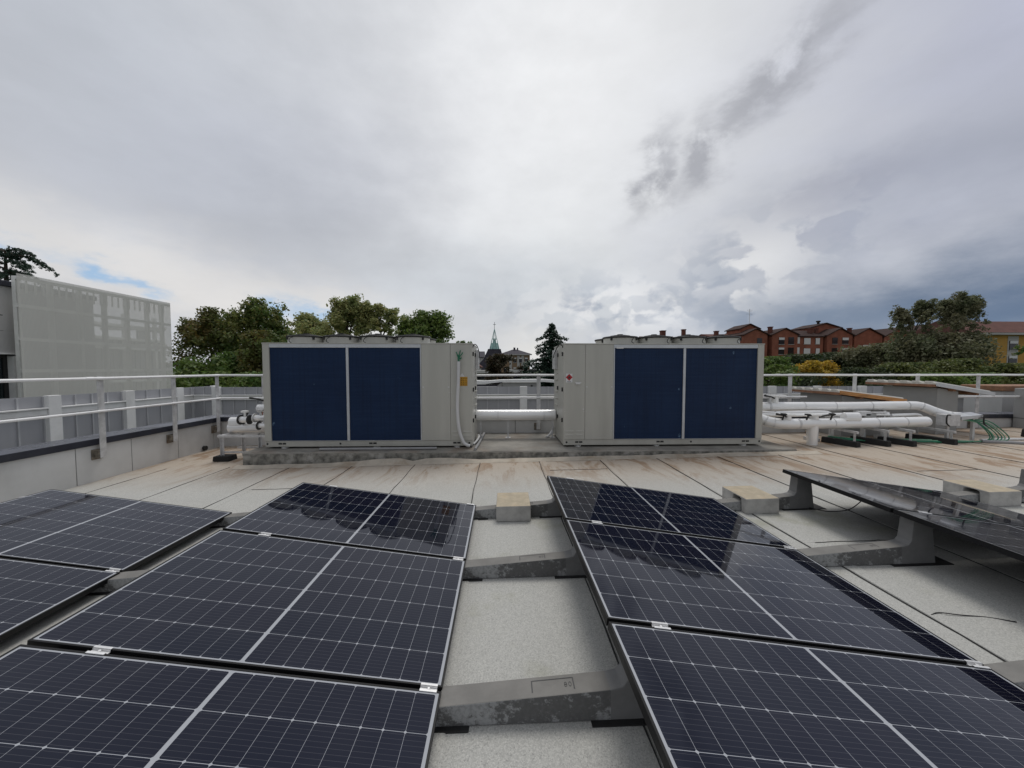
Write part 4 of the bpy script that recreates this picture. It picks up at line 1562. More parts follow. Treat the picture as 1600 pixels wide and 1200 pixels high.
# ================================================================== SHEDS
def shed(label, x0, yf, yb, xr, zl, zr, bx0, bx1, byf, byb, edge):
    t = thing('roof_shed', label, 'shed', (x0, yf, 0))
    W_, D_ = xr - x0, yb - yf
    mb = MB()
    l0, l1 = bx0 - x0, bx1 - x0
    s = (zr - zl) / W_
    mb.prism([(l0, rz(bx0)), (l1, rz(bx1)), (l1, zl + s * l1 - .075), (l0, zl + s * l0 - .075)], byf - yf, byb - yf)
    mb.build('body', M['hut_wall'], t, bevel=.008)
    mb = MB()      # corner flashing
    mb.box(l0 - .012, l0 + .05, byf - yf - .012, byf - yf - .0015, rz(bx0), zl + s * l0 - .09)
    mb.build('corner_trim', M['hut_wall'], t)
    mb = MB()
    th = .03
    mb.prism([(0, zl - th), (W_, zr - th), (W_, zr), (0, zl)], 0, D_)
    mb.build('roof_sheet', M['cream'], t)
    mb = MB()
    n = 6
    for k in range(n):
        y = D_ * (k + .5) / n
        w_ = D_ / n * .36
        vs = []
        for x, z in ((-.012, zl), (W_ + .005, zr)):
            vs += [(x, y - w_, z + .001), (x, y - w_ * .72, z + .036), (x, y + w_ * .72, z + .036), (x, y + w_, z + .001)]
        mb.add(vs, [(0, 1, 5, 4), (1, 2, 6, 5), (2, 3, 7, 6), (0, 3, 2, 1), (4, 5, 6, 7)])
    mb.build('roof_rib', M['cream'], t)
    mb = MB()
    mb.box(-.010, .028, .004, D_ - .004, zl - th - .05, zl - th - .001)
    mb.build('eave_board', M['terracotta'], t)
    mb = MB()
    tz = .045
    mb.prism([(-.004, zl - th - .035), (W_, zr - th - .035), (W_, zr + .008), (-.004, zl + .008)], -.03, -.002)
    mb.build('verge_board', M[edge], t, bevel=.003)
    mb = MB()
    for q in (.35, .75):
        mb.box(W_ * q - .03, W_ * q + .03, .02, byb - yf, zl + s * W_ * q - th - .07, zl + s * W_ * q - th - .002)
    mb.build('purlin', M['terracotta'], t)
    return t


shed('low grey roof shed with ribbed cream roof and orange wooden verge behind the pipes', 6.57, 6.78, 8.04, 7.90, 1.045, .875, 6.74, 7.72, 6.9, 7.9, 'wood')
shed('taller grey roof shed with ribbed cream roof and pale metal verge at the right', 8.50, 6.78, 8.14, 9.68, 1.20, 1.005, 8.66, 9.10, 6.88, 7.9, 'alu')

t = thing('equipment_cabinet', 'plain grey cabinet cut off by the right picture edge behind the white conduit', 'cabinet', (11.06, 6.62, 0))
mb = MB()
mb.box(0, 1.2, 0, .8, .20, 1.06)
mb.build('body', M['hut_wall'], t, bevel=.01)
mb = MB()
mb.box(-.003, .0, .01, .79, .42, .428)
mb.build('seam', M['joint'], t)
t = thing('equipment_cabinet', 'low brown topped box behind the parapet at the right picture edge', 'cabinet', (11.65, 8.0, 0))
mb = MB()
mb.box(0, 2.5, 0, .7, .2, .95)
mb.build('body', M['panel_conc'], t)
mb = MB()
mb.box(-.05, 2.55, -.05, .75, .951, 1.08)
mb.build('lid', M['terracotta'], t, bevel=.02)


# ================================================================== SURROUNDINGS
# ---- office block with the expanded-metal screen on the left
t = thing('office_building', 'grey panelled building with dark roof edge and dark framed window at the left picture edge', 'building', (-12.35, 3.0, 0))
mb = MB()
YE = 6.2          # local Y of the wall's end (behind the screen)
# wall in courses, split round the window
def wl(y0, y1, z0, z1):
    mb.box(-7, 0, y0, y1, z0, z1)
wl(-9, 5.1, -9, .55); wl(-9, 5.1, 2.42, 3.52); wl(6.62, 8.3, -9, 3.52)
wl(-9, 5.1, .553, 2.417)
wl(5.103, 6.617, -9, .55); wl(5.103, 6.617, 1.83, 2.417); wl(5.103, 6.617, 2.42, 3.52)
mb.box(-7, -.22, 5.103, 6.617, .553, 1.827)
mb.build('wall', M['panel_conc'], t)
mb = MB()
mb.box(-.004, .003, -9, 6.3, 2.79, 2.81)
mb.box(-.004, .003, 5.0, 6.3, 2.415, 2.421)
mb.build('panel_joint', M['joint'], t)
mb = MB()
mb.box(-7, .06, -9, 8.36, 3.523, 3.66)
mb.build('roof_edge', M['coping'], t, bevel=.01)
mb = MB()
for a in ((5.11, 5.19), (6.36, 6.44)):
    mb.box(-.2, -.14, a[0], a[1], .56, 1.82)
mb.box(-.2, -.14, 5.19, 6.36, 1.74, 1.82)
mb.box(-.2, -.14, 5.19, 6.36, .56, .64)
wf = mb.build('window', M['win_frame'], t)
mb = MB()
mb.box(-.18, -.165, 5.19, 6.36, .64, 1.74)
mb.build('pane', M['dark_glass'], wf)
mb = MB()
mb.box(-.21, .012, 6.442, 6.61, .555, 1.79)
mb.box(-.21, .03, 5.1, 6.64, 1.835, 1.865)
mb.build('reveal', M['white_paint'], t)

t = thing('metal_screen', 'tall translucent expanded metal screen on a white frame beside the left building', 'screen', (-12.0, 9.33, 0))
mb = MB()
L_, ZT = 4.12, 3.84
mb.box(-.006, 0, 0, L_, -5, ZT)
mb.build('mesh_sheet', M['mesh'], t)
for y in (.05, .72, 1.38, 2.02, 2.68, 3.34, 3.86):
    mb = MB()
    mb.box(-.14, -.05, y - .045, y + .045, -5, ZT - .06)
    mb.build('upright', M['mesh_tube'], t)
for z in (ZT - .10, 3.05, 2.22, 1.42, .62, -.2):
    mb = MB()
    mb.box(-.0498, -.0062, .0, L_, z - .04, z + .04)
    mb.build('rail', M['mesh_tube'], t)
for y in np.arange(.2, 4.0, .167):
    mb = MB()
    mb.box(-.052, -.0065, float(y) - .006, float(y) + .006, ZT - .46, ZT - .145)
    mb.build('comb_bar', M['mesh_tube'], t)
mb = MB()      # braced return and inner platform seen through the sheet
for y in (2.1, 2.9, 3.8, 4.9, 6.1):
    mb.box(-2.5, -2.4, y - .05, y + .05, -5, 3.55)
for z in (3.1, 2.6, 2.25, 1.0):
    mb.box(-2.5, -2.4, 2.1, 6.5, z - .05, z + .05)
for z in (2.9, 2.3):
    mb.box(-2.4, -.14, 4.02, 4.08, z - .05, z + .05)
mb.build('inner_frame', M['mesh_tube'], t)
mb = MB()      # ribbed inner cladding below the platform
mb.box(-2.7, -2.6, 1.9, 6.7, -5, 2.6)
for y in np.arange(2.0, 6.6, .2):
    mb.box(-2.6, -2.56, float(y), float(y) + .05, -5, 2.6)
mb.box(-2.7, -2.62, 1.9, 6.7, 3.0, 3.12)
mb.box(-2.7, -2.62, 5.6, 6.1, 2.61, 2.99)
mb.build('inner_cladding', M['panel_conc'], t)

# ---- things on the lower roofs seen through the gap
t = thing('rooftop_housing', 'pale grey rooftop housing with white coping beam seen through the gap between the chillers', 'rooftop housing', (-1.2, 12, 0))
mb = MB()
mb.box(1.22, 2.50, 0, 1.5, -2, 1.00)
mb.box(.2, 1.1, .4, 1.5, -2, .80)
mb.prism([(.72, .55), (1.2, .55), (1.2, .98), (1.15, .98)], -.02, .3)
mb.build('housing', M['hut_wall'], t)
mb = MB()
mb.prism([(-.2, 1.10), (.6, 1.06), (1.2, 1.10), (2.6, 1.12), (3.4, 1.06), (3.4, .98), (2.6, 1.03), (1.2, 1.03), (.6, .96), (-.2, .94)], -.1, .35)
mb.build('coping_beam', M['white_paint'], t)
mb = MB()
for x in (2.2, 2.42):
    mb.box(x - .03, x + .03, -.06, -.005, .55, .92)
mb.build('post', M['joint'], t)
mb = MB()
mb.box(-.3, 1.2, 2.0, 2.3, .72, .83)
mb.box(-.3, 1.2, 2.0, 2.3, .9, .94)
mb.build('louvre', M['slate'], t)


# ---- far buildings
def window(t, x, y, z, w_, h_, shut=0.0, blind=0, dark=None):
    mb = MB()
    mb.box(x - w_ / 2, x + w_ / 2, y - .10, y + .02, z, z + h_)
    o = mb.build('window', M['pane'], t)
    mb = MB()
    f = .09
    mb.box(x - w_ / 2 - f, x + w_ / 2 + f, y - .16, y - .005, z - .12, z - .005)
    mb.build('sill', M['grey_render'], o)
    if shut > 0:
        mb = MB()
        mb.box(x - w_ / 2 + .02, x + w_ / 2 - .02, y - .15, y - .103, z + h_ * (1 - shut), z + h_ - .02)
        mb.build('shutter', M['blind'], o)
    return o


def gable_block(label, x0, x1, yf, yb, ze, zr, wall, roofm, wins=(), front=True, group=None, chim=(), ov=.45, cat='apartment block', zbase=-9):
    """block with a gable (front=True) or an eave (front=False) facing the camera"""
    cx = (x0 + x1) / 2
    t = thing('apartment_block', label, cat, (cx, yf, zbase), group=group)
    a, b = x0 - cx, x1 - cx
    D_ = yb - yf
    e, r_ = ze - zbase, zr - zbase
    mb = MB()
    if front:
        mb.prism([(a, 0), (b, 0), (b, e), (0, r_ - .05), (a, e)], 0, D_)
    else:
        mb.prismx([(0, 0), (D_, 0), (D_, e), (D_ / 2, r_ - .05), (0, e)], a, b)
    mb.build('wall', M[wall], t)
    mb = MB()
    th = .28
    if front:
        s = (r_ - e) / (b)
        for sg in (-1, 1):
            x2 = sg * (b + ov)
            z2 = e - s * ov
            mb.prism([(0, r_), (x2, z2), (x2, z2 + th), (0, r_ + th)], -ov, D_ + ov)
    else:
        s = (r_ - e) / (D_ / 2)
        for sg in (0, 1):
            y2 = -ov if sg == 0 else D_ + ov
            z2 = e - s * ov
            mb.prismx([(D_ / 2, r_), (y2, z2), (y2, z2 + th), (D_ / 2, r_ + th)], a - ov * .3, b + ov * .3)
    rf = mb.build('roof', M[roofm], t)
    for cx_, cz, cw, chh in chim:
        mb = MB()
        mb.box(cx_ - cx - cw / 2, cx_ - cx + cw / 2, 2, 2 + cw, r_ - 2, cz - zbase + chh)
        mb.box(cx_ - cx - cw / 2 - .12, cx_ - cx + cw / 2 + .12, 1.88, 2.12 + cw, cz - zbase + chh, cz - zbase + chh + .25)
        mb.build('chimney', M['brick_dark'], rf)
    for wx, wz, ww, wh, sh in wins:
        window(t, wx - cx, 0, wz - zbase, ww, wh, sh)
    return t


GRP = 'red brick apartment blocks behind the trees'
YB_ = 105
gable_block('red brick gabled block at the left end of the red terrace, over the right chiller', 72.0, 79.0, YB_, 118, 11.4, 13.1, 'brick', 'roof_tile',
            [(76.6, 8.4, 1.5, 2.0, 0)], True, GRP)
gable_block('low red block peeping over the fan row at the right end of the right chiller', 64.6, 72.5, 108, 122, 10.6, 12.2, 'brick', 'roof_red', [], False, GRP, chim=((66.8, 12.2, 1.0, .6),))
gable_block('red block roof with two brown chimneys above the right chiller fans', 46, 57, 112, 126, 9.6, 11.8, 'brick', 'roof_red', [], False, GRP, chim=((51.8, 12.2, 1.4, 1.1), (58.5, 12.4, 1.0, 1.3)))
t = gable_block('red brick stair tower with dark cap and thin aerial, left in the red terrace', 73.5, 79.2, 109, 116, 13.6, 14.9, 'brick', 'roof_tile', [], True, GRP)
mb = MB()
mb.tube([(1.2, 2, 23), (1.2, 2, 29.0)], .07, 6)
for z, w_ in ((28.6, .9), (28.1, .7), (27.4, 1.1)):
    mb.box(1.2 - w_, 1.2 + w_, 1.96, 2.04, z - .03, z + .03)
mb.build('aerial', M['galv'], t)
gable_block('red brick gabled block with half drawn white blinds, left of the long red wing', 80.5, 88.2, YB_, 118, 11.4, 13.2, 'brick', 'roof_tile',
            [(83.3, 8.6, 1.7, 2.0, .35), (86.2, 8.6, 1.7, 2.1, 0), (83.3, 5.6, 1.7, 2.0, .3), (86.2, 5.6, 1.7, 2.0, 0)], True, GRP, chim=((81.6, 13.3, .9, .5),))
gable_block('long red brick wing with fully drawn pale blinds and a dark roof', 88.25, 96.6, 105.6, 116, 11.0, 13.0, 'brick', 'roof_tile',
            [(88.9, 8.9, .8, 1.9, 1), (91.6, 8.7, 2.0, 1.8, 1), (94.8, 8.7, 1.3, 1.8, 1), (88.9, 5.8, .8, 1.9, 1), (91.6, 5.6, 2.0, 1.8, 1), (94.9, 5.6, 1.2, 1.8, 1)], False, GRP,
            chim=((94.6, 13.1, 1.0, .3), (96.4, 13, .8, .5)))
gable_block('red brick gabled block with two window rows right of the long wing', 97.3, 105.0, YB_, 116, 11.3, 13.3, 'brick', 'roof_tile',
            [(99.6, 8.7, 1.6, 1.9, 0), (102.8, 8.7, 1.9, 1.9, .4), (99.6, 5.7, 1.7, 1.8, 0), (102.8, 5.7, 1.7, 1.8, .4)], True, GRP)
t = gable_block('broad red brick tower with dark flat gable and a round roof cowl', 96.4, 106.0, 110, 118, 14.0, 15.4, 'brick', 'roof_tile', [], True, GRP)
mb = MB()
mb.tube([(-.6, 2, 24.2), (-.6, 2, 25.2)], .35, 10)
mb.torus((-.6, 2, 25.3), .4, .25, 12, 6)
mb.build('cowl', M['joint'], t)
gable_block('red brick block with a wide low gable just left of the tall grey tree', 106.6, 115.3, 106, 118, 11.2, 13.4, 'brick', 'roof_tile', [(111, 8.0, 3.4, .5, 1)], True, GRP, chim=((107.3, 13.2, .8, .4),))
gable_block('red brick block half hidden behind the tall grey tree', 115.9, 125, 106, 118, 11.0, 13.6, 'brick', 'roof_tile', [(119, 7.6, 2, 1.6, 1)], True, GRP)
gable_block('red brick block farthest right in the terrace, glimpsed between the tree heads', 128, 140, 104, 118, 11.5, 15.0, 'brick', 'roof_tile', [(131, 9, 1.6, 2, .4), (135, 9, 1.6, 2, 0)], True, GRP)

# yellow block
t = thing('apartment_block', 'yellow rendered block with a brown tiled roof at the right picture edge', 'apartment block', (103, 75, -9))
mb = MB()
mb.box(0, 40, 0, 12, 0, 17.6)
mb.build('wall', M['yellow_wall'], t)
mb = MB()
mb.prismx([(-1.0, 18.1), (13, 18.1), (6, 21.3), (5.6, 21.3)], -2.4, 40)
mb.build('roof', M['roof_red'], t)
mb = MB()
mb.box(-2.4, 40, -1.05, -.1, 17.62, 18.05)
mb.build('gutter', M['grey_render'], t)
mb = MB()
mb.box(6.6, 9.0, -.06, .02, 1, 17.4)
mb.build('pale_bay', M['grey_render'], t)
for z in (14.4, 11.2, 8.2):
    window(t, 7.8, -.07, z, 1.8, 2.0, .3)
    window(t, 12.5, 0, z, 1.5, 1.8, .4)
mb = MB()
mb.box(6.2, 9.4, -1.2, -.07, 10.2, 10.9)
mb.build('balcony', M['grey_render'], t)

# church with copper spire
t = thing('church', 'distant church with a pale green copper spire on a dark tent roof', 'church', (-3.1, 150, -9))
mb = MB()
mb.box(-8, 5, 0, 14, 0, 9.5)
mb.build('wall', M['tan_wall'], t)
mb = MB()
vs = [(-9.5, -1, 9.0), (6.4, -1, 9.0), (6.4, 15, 9.0), (-9.5, 15, 9.0), (-2.7, 1, 18.3), (2.7, 1, 18.3), (2.7, 6, 18.3), (-2.7, 6, 18.3)]
mid = [(-4.6, .2, 14.2), (3.9, .2, 14.2), (3.9, 9, 14.2), (-4.6, 9, 14.2)]
vv = vs[:4] + mid + vs[4:]
mb.add(vv, [(0, 1, 5, 4), (1, 2, 6, 5), (2, 3, 7, 6), (3, 0, 4, 7), (4, 5, 9, 8), (5, 6, 10, 9), (6, 7, 11, 10), (7, 4, 8, 11), (8, 9, 10, 11)])
mb.build('tent_roof', M['slate'], t)
mb = MB()
mb.box(-2.75, 2.75, .9, 6.1, 16.6, 18.5)
mb.build('drum', M['slate'], t)
mb = MB()
apex = Vector((0, 3.5, 27.2))
base = [Vector((2.15 * math.cos(a), 3.5 + 2.15 * math.sin(a), 18.52)) for a in [R(22.5 + 45 * k) for k in range(8)]]
for k in range(8):
    mb.tube([base[k], base[k].lerp(apex, .985)], [.17, .09], 6)
for f in (.0, .5):
    ring_ = [b.lerp(apex, f) for b in base]
    for k in range(8):
        mb.tube([ring_[k], ring_[(k + 1) % 8]], .1, 5)
sp = mb.build('spire_frame', M['verdigris'], t)
mb = MB()
for k in range(8):
    a_, b_ = base[k], base[(k + 1) % 8]
    mb.add([a_, b_, b_.lerp(apex, .30), a_.lerp(apex, .30)], [(0, 1, 2, 3)])
mb.tube([(0, 3.5, 20.5), (0, 3.5, 22.6)], [1.0, .3], 8)
M['pale_green'] = mat('pale_green_glass', (.33, .50, .47, 1), .4, 0, .15, 1)
mb.build('lantern', M['pale_green'], sp)
mb = MB()
mb.box(-.08, .08, 3.42, 3.58, 27.0, 30.0)
mb.box(-.6, .6, 3.43, 3.57, 28.9, 29.05)
mb.build('cross', M['slate'], t)

# tan block with hip roof
t = thing('apartment_block', 'tan brick block with a low hipped roof right of the church spire', 'apartment block', (4.2, 110, -9))
mb = MB()
mb.box(-4.4, 4.4, 0, 9, 0, 14.7)
mb.build('wall', M['tan_wall'], t)
mb = MB()
mb.add([(-5, -.6, 14.75), (5, -.6, 14.75), (5, 9.6, 14.75), (-5, 9.6, 14.75), (-.7, 4.5, 16.4), (.7, 4.5, 16.4)],
       [(0, 1, 5, 4), (1, 2, 5), (2, 3, 4, 5), (3, 0, 4), (0, 3, 2, 1)])
rf = mb.build('roof', M['slate'], t)
mb = MB()
mb.box(-.5, .1, 3.8, 4.6, 15.8, 17.0)
mb.box(.6, 1.0, 3.8, 4.4, 15.8, 16.9)
mb.build('chimney', M['slate'], rf)
mb = MB()
mb.box(-5, 5, -.62, -.05, 14.45, 14.74)
mb.build('eave_band', M['grey_render'], t)
for x in (-1.5, .9, 2.2):
    mb = MB()
    mb.box(x - .4, x + .4, -.06, .01, 5, 14.3)
    mb.build('pale_strip', M['grey_render'], t)
for z in (12.2, 9.2):
    for x in (-3.2, -.2, 1.55, 3.3):
        window(t, x, -.01, z, .9, 1.5, .25)

# low white buildings
for k, (x0, x1, y, zt, lab) in enumerate(((-6.6, -1.9, 70, 1.3, 'low white flat roofed building left of the dark round tree in the gap'),
                                          (1.9, 6.3, 72, 1.4, 'low white flat roofed building below the tan block in the gap'))):
    t = thing('low_building', lab, 'building', ((x0 + x1) / 2, y, -9))
    hw_ = (x1 - x0) / 2
    mb = MB()
    mb.box(-hw_, hw_, 0, 6, 0, zt + 8.2)
    mb.build('wall', M['grey_render'], t)
    mb = MB()
    mb.box(-hw_ - .4, hw_ + .4, -.6, 6.4, zt + 8.205, zt + 8.75)
    mb.build('roof_slab', M['pale_wall'], t)
    mb = MB()
    mb.box(-hw_ + .3, hw_ - .3, -.05, .02, zt + 7.0, zt + 7.9)
    mb.build('window', M['pane'], t)
t = gable_block('distant house with a dark roof and pale walls left of the spire', -17.7, -8.5, 170, 184, 6.6, 9.4, 'grey_render', 'slate', [(-15.4, 4, 1.3, 1.7, 0), (-12.2, 4, 1.3, 1.7, .4)], False, None, cat='house')
t = gable_block('small red roofed house low in the gap left of the spire', -9.6, -5.4, 85, 94, 1.9, 3.4, 'pale_wall', 'roof_red', [(-7.6, .3, 1, 1.2, 0)], True, None, cat='house')


# ================================================================== TREES
def leaves(rg, centers, radii, per, size, flat=0.0, droop=0.0):
    """rhombic leaf sprays scattered through clumps: returns verts, faces"""
    C_ = np.repeat(np.asarray(centers), per, 0)
    Rr = np.repeat(np.asarray(radii), per, 0)
    n = len(C_)
    d = rg.normal(size=(n, 3))
    d /= np.linalg.norm(d, axis=1)[:, None]
    P = C_ + d * Rr * (rg.random((n, 1)) ** .45)
    nrm = d * .6 + rg.normal(size=(n, 3)) * .8 + np.array([0, 0, .5 + flat * 2])
    nrm /= np.linalg.norm(nrm, axis=1)[:, None]
    ax = np.cross(nrm, rg.normal(size=(n, 3)))
    ax /= np.linalg.norm(ax, axis=1)[:, None]
    ay = np.cross(nrm, ax)
    s = size * (.55 + .9 * rg.random((n, 1)))
    v = np.stack([P - ax * s, P + ay * s * .62 - nrm * s * .15, P + ax * s, P - ay * s * .62 - nrm * s * .15], 1)
    return v.reshape(-1, 3)


def leaf_mesh(name, v, material, parent, loc=(0, 0, 0)):
    n = len(v) // 4
    me = bpy.data.meshes.new(name)
    me.vertices.add(n * 4)
    me.vertices.foreach_set('co', v.astype(np.float32).ravel())
    me.loops.add(n * 4)
    me.loops.foreach_set('vertex_index', np.arange(n * 4, dtype=np.int32))
    me.polygons.add(n)
    me.polygons.foreach_set('loop_start', np.arange(0, n * 4, 4, dtype=np.int32))
    me.materials.append(material)
    me.update(calc_edges=True)
    me.validate()
    o = bpy.data.objects.new(name, me)
    COL.objects.link(o)
    o.parent = parent
    return o


def broadleaf(label, x, y, ztop, width, kind, seed, n=5000, lf=.17, crown_h=None, heads=None, gappy=.5, group='trees around the roof', cat='tree', zb=-9.0, depth=None):
    n = int(n * 2.1)
    lf *= .86
    rg = np.random.default_rng(seed)
    rn = random.Random(seed)
    t = thing('broadleaf_tree' if cat == 'tree' else 'shrub', label, cat, (x, y, zb), group=group)
    H = ztop - zb
    ch = crown_h or min(H * .78, width * 1.9)
    rx = width / 2
    ry = (depth or width) / 2
    cz = H - ch / 2
    # lobes: towards the top the crown narrows to a few pointed heads
    lobes = []
    nl = 16
    for i in range(nl):
        f = (i + .5) / nl
        z = H - ch * (.08 + .9 * f)
        prof = math.sin(math.pi * min(1, .16 + .62 * f + .12)) if f < .75 else .8 - (f - .75)
        a = i * 2.4 + rn.uniform(-.5, .5)
        rr = prof * rn.uniform(.35, .75)
        lobes.append((rx * rr * math.cos(a), ry * rr * math.sin(a), z, rx * rn.uniform(.30, .46), ch * rn.uniform(.09, .14)))
    for hx, hzf in (heads or ((0, 0),)):
        lobes.append((hx * rx, 0, H - ch * (.07 + hzf), rx * .26, ch * .07))
        lobes.append((hx * rx * .95, 0, H - ch * (.16 + hzf), rx * .38, ch * .10))
    cen, rad = [], []
    clumps = max(80, n // 30)
    for i in range(clumps):
        l = lobes[rn.randrange(len(lobes))] if i % 3 else lobes[rn.randrange(max(1, len(lobes) - 6), len(lobes))]
        d = rg.normal(size=3)
        d /= np.linalg.norm(d)
        k = rn.random() ** .5
        cen.append((l[0] + d[0] * l[3] * k, l[1] + d[1] * l[3] * k, l[2] + d[2] * l[4] * k))
        q = rx * rn.uniform(.11, .21) * (1.4 - gappy * .5)
        rad.append((q, q, q * .8))
    v = leaves(rg, cen, rad, max(4, n // clumps), lf)
    v[:, 2] = np.minimum(v[:, 2], H + .1)
    leaf_mesh('crown' if cat == 'tree' else 'foliage', v, LEAF[kind], t)
    mb = MB()
    tw = max(.12, width * .035)
    mb.tube([(0, 0, 0), (.1 * tw, .05, H * .3), (rn.uniform(-.2, .2), 0, H * .55), (rn.uniform(-.3, .3), 0, H * .93)], [tw * 1.3, tw, tw * .7, tw * .12], 8)
    for i in range(9):
        l = lobes[rn.randrange(len(lobes))]
        z0 = max(H * .25, l[2] - ch * rn.uniform(.18, .32))
        mb.tube([(0, 0, z0), (l[0] * .5, l[1] * .5, z0 + (l[2] - z0) * .6), (l[0], l[1], l[2])], [tw * .5, tw * .3, tw * .08], 6)
    mb.build('trunk' if cat == 'tree' else 'stems', M['bark'], t, smooth=True)
    return t


# left bank of trees
broadleaf('rust tinged broadleaf tree right beside the metal screen', -24.6, 31, 6.5, 5.4, 'rusty', 11, 9000, .13, 13, ((.05, 0), (-.5, .06), (.5, .07)), .4)
broadleaf('tall dark green tree with a pointed top and sky gaps left of the left chiller', -20.4, 30, 7.3, 6.2, 'autumn', 12, 8500, .13, 13.5, ((.12, 0), (-.35, .08), (.55, .09)), .75)
broadleaf('lower orange brown tree in front between the two tall ones at the left', -18.1, 27, 4.2, 4.8, 'rusty', 13, 6500, .13, 10, None, .4)
broadleaf('yellowish brown tree filling the dip beside the left end of the left chiller', -21.9, 36, 5.2, 4.6, 'olive', 23, 5000, .15, 11, ((-.3, .03), (.3, 0)), .5)
broadleaf('dark low tree under the rust tinged one behind the left railing', -21.2, 27, 2.6, 6.0, 'green', 14, 6500, .14, 9, ((.5, 0), (-.5, .05)), .3)
broadleaf('hazy olive tree with a rounded top above the left end of the left chiller', -23.4, 44, 8.1, 7.0, 'olive', 15, 6500, .17, 12, ((0, 0), (.55, .09)), .5)
broadleaf('tallest olive tree above the middle of the left chiller with two heads', -17.0, 40, 9.4, 6.2, 'olive', 16, 8500, .15, 13, ((-.25, .02), (.2, 0), (.7, .06)), .6)
broadleaf('loose olive tree full of sky gaps, right of the tallest one', -13.2, 40, 8.7, 5.2, 'olive', 17, 5000, .15, 13, ((-.1, 0), (.4, .05)), 1.0)
broadleaf('small rounded olive tree between two taller ones above the left chiller', -19.9, 46, 7.2, 3.6, 'autumn', 18, 3600, .17, 10, None, .5)
broadleaf('full deep green tree above the right part of the left chiller', -10.6, 50, 9.3, 9.2, 'green', 19, 9000, .2, 14, ((-.05, 0), (.4, .02), (-.5, .07)), .35)
broadleaf('low green tree top just left of the gap between the chillers', -5.6, 55, 5.6, 3.6, 'green', 20, 2600, .2, 8, ((-.3, 0), (.4, .03)), .6)
# gap
broadleaf('dark round brownish tree in front of the church in the gap', -.5, 60, 3.8, 5.6, 'brownred', 21, 6000, .2, 8, ((0, 0), (-.4, .06)), .2)
broadleaf('small brown tree in front of the tan block in the gap', 3.9, 72, 1.9, 5.0, 'brownred', 22, 3000, .22, 7, None, .3)
# right bank
broadleaf('dark green shrub tree directly right of the right chiller', 35.6, 47, 3.0, 7.0, 'green', 31, 6000, .19, 8, ((-.4, .02), (.3, 0)), .2)
broadleaf('dark tree mass below the red gabled block with the blinds', 46.5, 54, 3.6, 8.0, 'dark', 32, 6500, .22, 9, ((-.5, .03), (.2, 0)), .2)
broadleaf('dark tree mass below the long red wing', 53.0, 55, 3.9, 8.0, 'dark', 33, 6500, .22, 9, ((-.3, 0), (.5, .04)), .2)
broadleaf('bright yellow autumn tree behind the rear railing', 35.9, 40, 2.3, 5.0, 'yellow', 34, 6500, .14, 6.5, ((-.2, 0), (.5, .03), (-.7, .08)), .35)
broadleaf('grey green tree left of the tall double headed one', 53.0, 50, 5.0, 8.5, 'greybrown', 35, 7500, .2, 10, ((.3, 0), (-.4, .06)), .3)
broadleaf('tall grey brown tree, left head of the pair on the right skyline', 53.0, 45, 10.2, 5.0, 'greybrown', 36, 5200, .15, 11, ((.35, 0), (-.6, .09), (.7, .03)), 1.0)
broadleaf('tall grey brown tree, right and highest head of the pair on the right skyline', 58.9, 45, 11.3, 6.0, 'greybrown', 37, 7000, .15, 12, ((.1, 0), (-.45, .07), (.6, .04)), .9)
broadleaf('broad dark tree spreading below the tall pair on the right', 55.3, 44, 5.8, 11.6, 'greybrown', 38, 13000, .2, 10, ((-.6, .05), (.1, 0), (.6, .03)), .25)
broadleaf('dark leafy tree in front of the yellow block at the right picture edge', 62.6, 40, 5.2, 4.0, 'green', 39, 4000, .17, 9, ((0, 0), (.5, .05)), .5)
broadleaf('light green bush behind the right shed', 42.0, 36, 2.0, 6.0, 'lime', 41, 7000, .14, 6, ((-.3, .02), (.4, 0)), .2, cat='bush')
broadleaf('light green bush in the middle of the row right of the shed', 47.4, 36, 2.4, 6.4, 'lime', 42, 7500, .14, 6, ((-.5, .04), (.1, 0)), .2, cat='bush')
broadleaf('light green bush at the right picture edge under the yellow block', 50.4, 34, 1.9, 6.4, 'lime', 43, 7500, .14, 6, ((-.2, 0), (.5, .02)), .2, cat='bush')
broadleaf('mid green bush low beside the right chiller behind the railing', 28.2, 36, 1.8, 4.6, 'green', 44, 5000, .14, 5, None, .2, cat='bush')
broadleaf('dark green bush low between the yellow tree and the light bushes', 38.6, 37, 1.5, 6.6, 'dark', 45, 6500, .15, 6, ((-.4, 0), (.4, .03)), .2, cat='bush')
broadleaf('dark green bush under the yellow tree behind the rear railing', 32.4, 38, .9, 6.6, 'dark', 46, 6000, .15, 5, None, .2, cat='bush')
broadleaf('green bush low in front of the light bushes by the sheds', 43.6, 33, 1.0, 8.0, 'green', 47, 7000, .14, 5, ((-.5, 0), (.4, .02)), .2, cat='bush')
for k, (x, y, zt) in enumerate(((-24.5, 25, .9), (-17.6, 24, 1.2))):
    broadleaf(('dark hedge bush low behind the fence beside the screen', 'dark hedge bush low behind the fence left of the left chiller')[k], x, y, zt, 6.5, 'green', 51 + k, 6000, .14, 6, ((-.4, 0), (.4, .02)), .2, cat='bush')


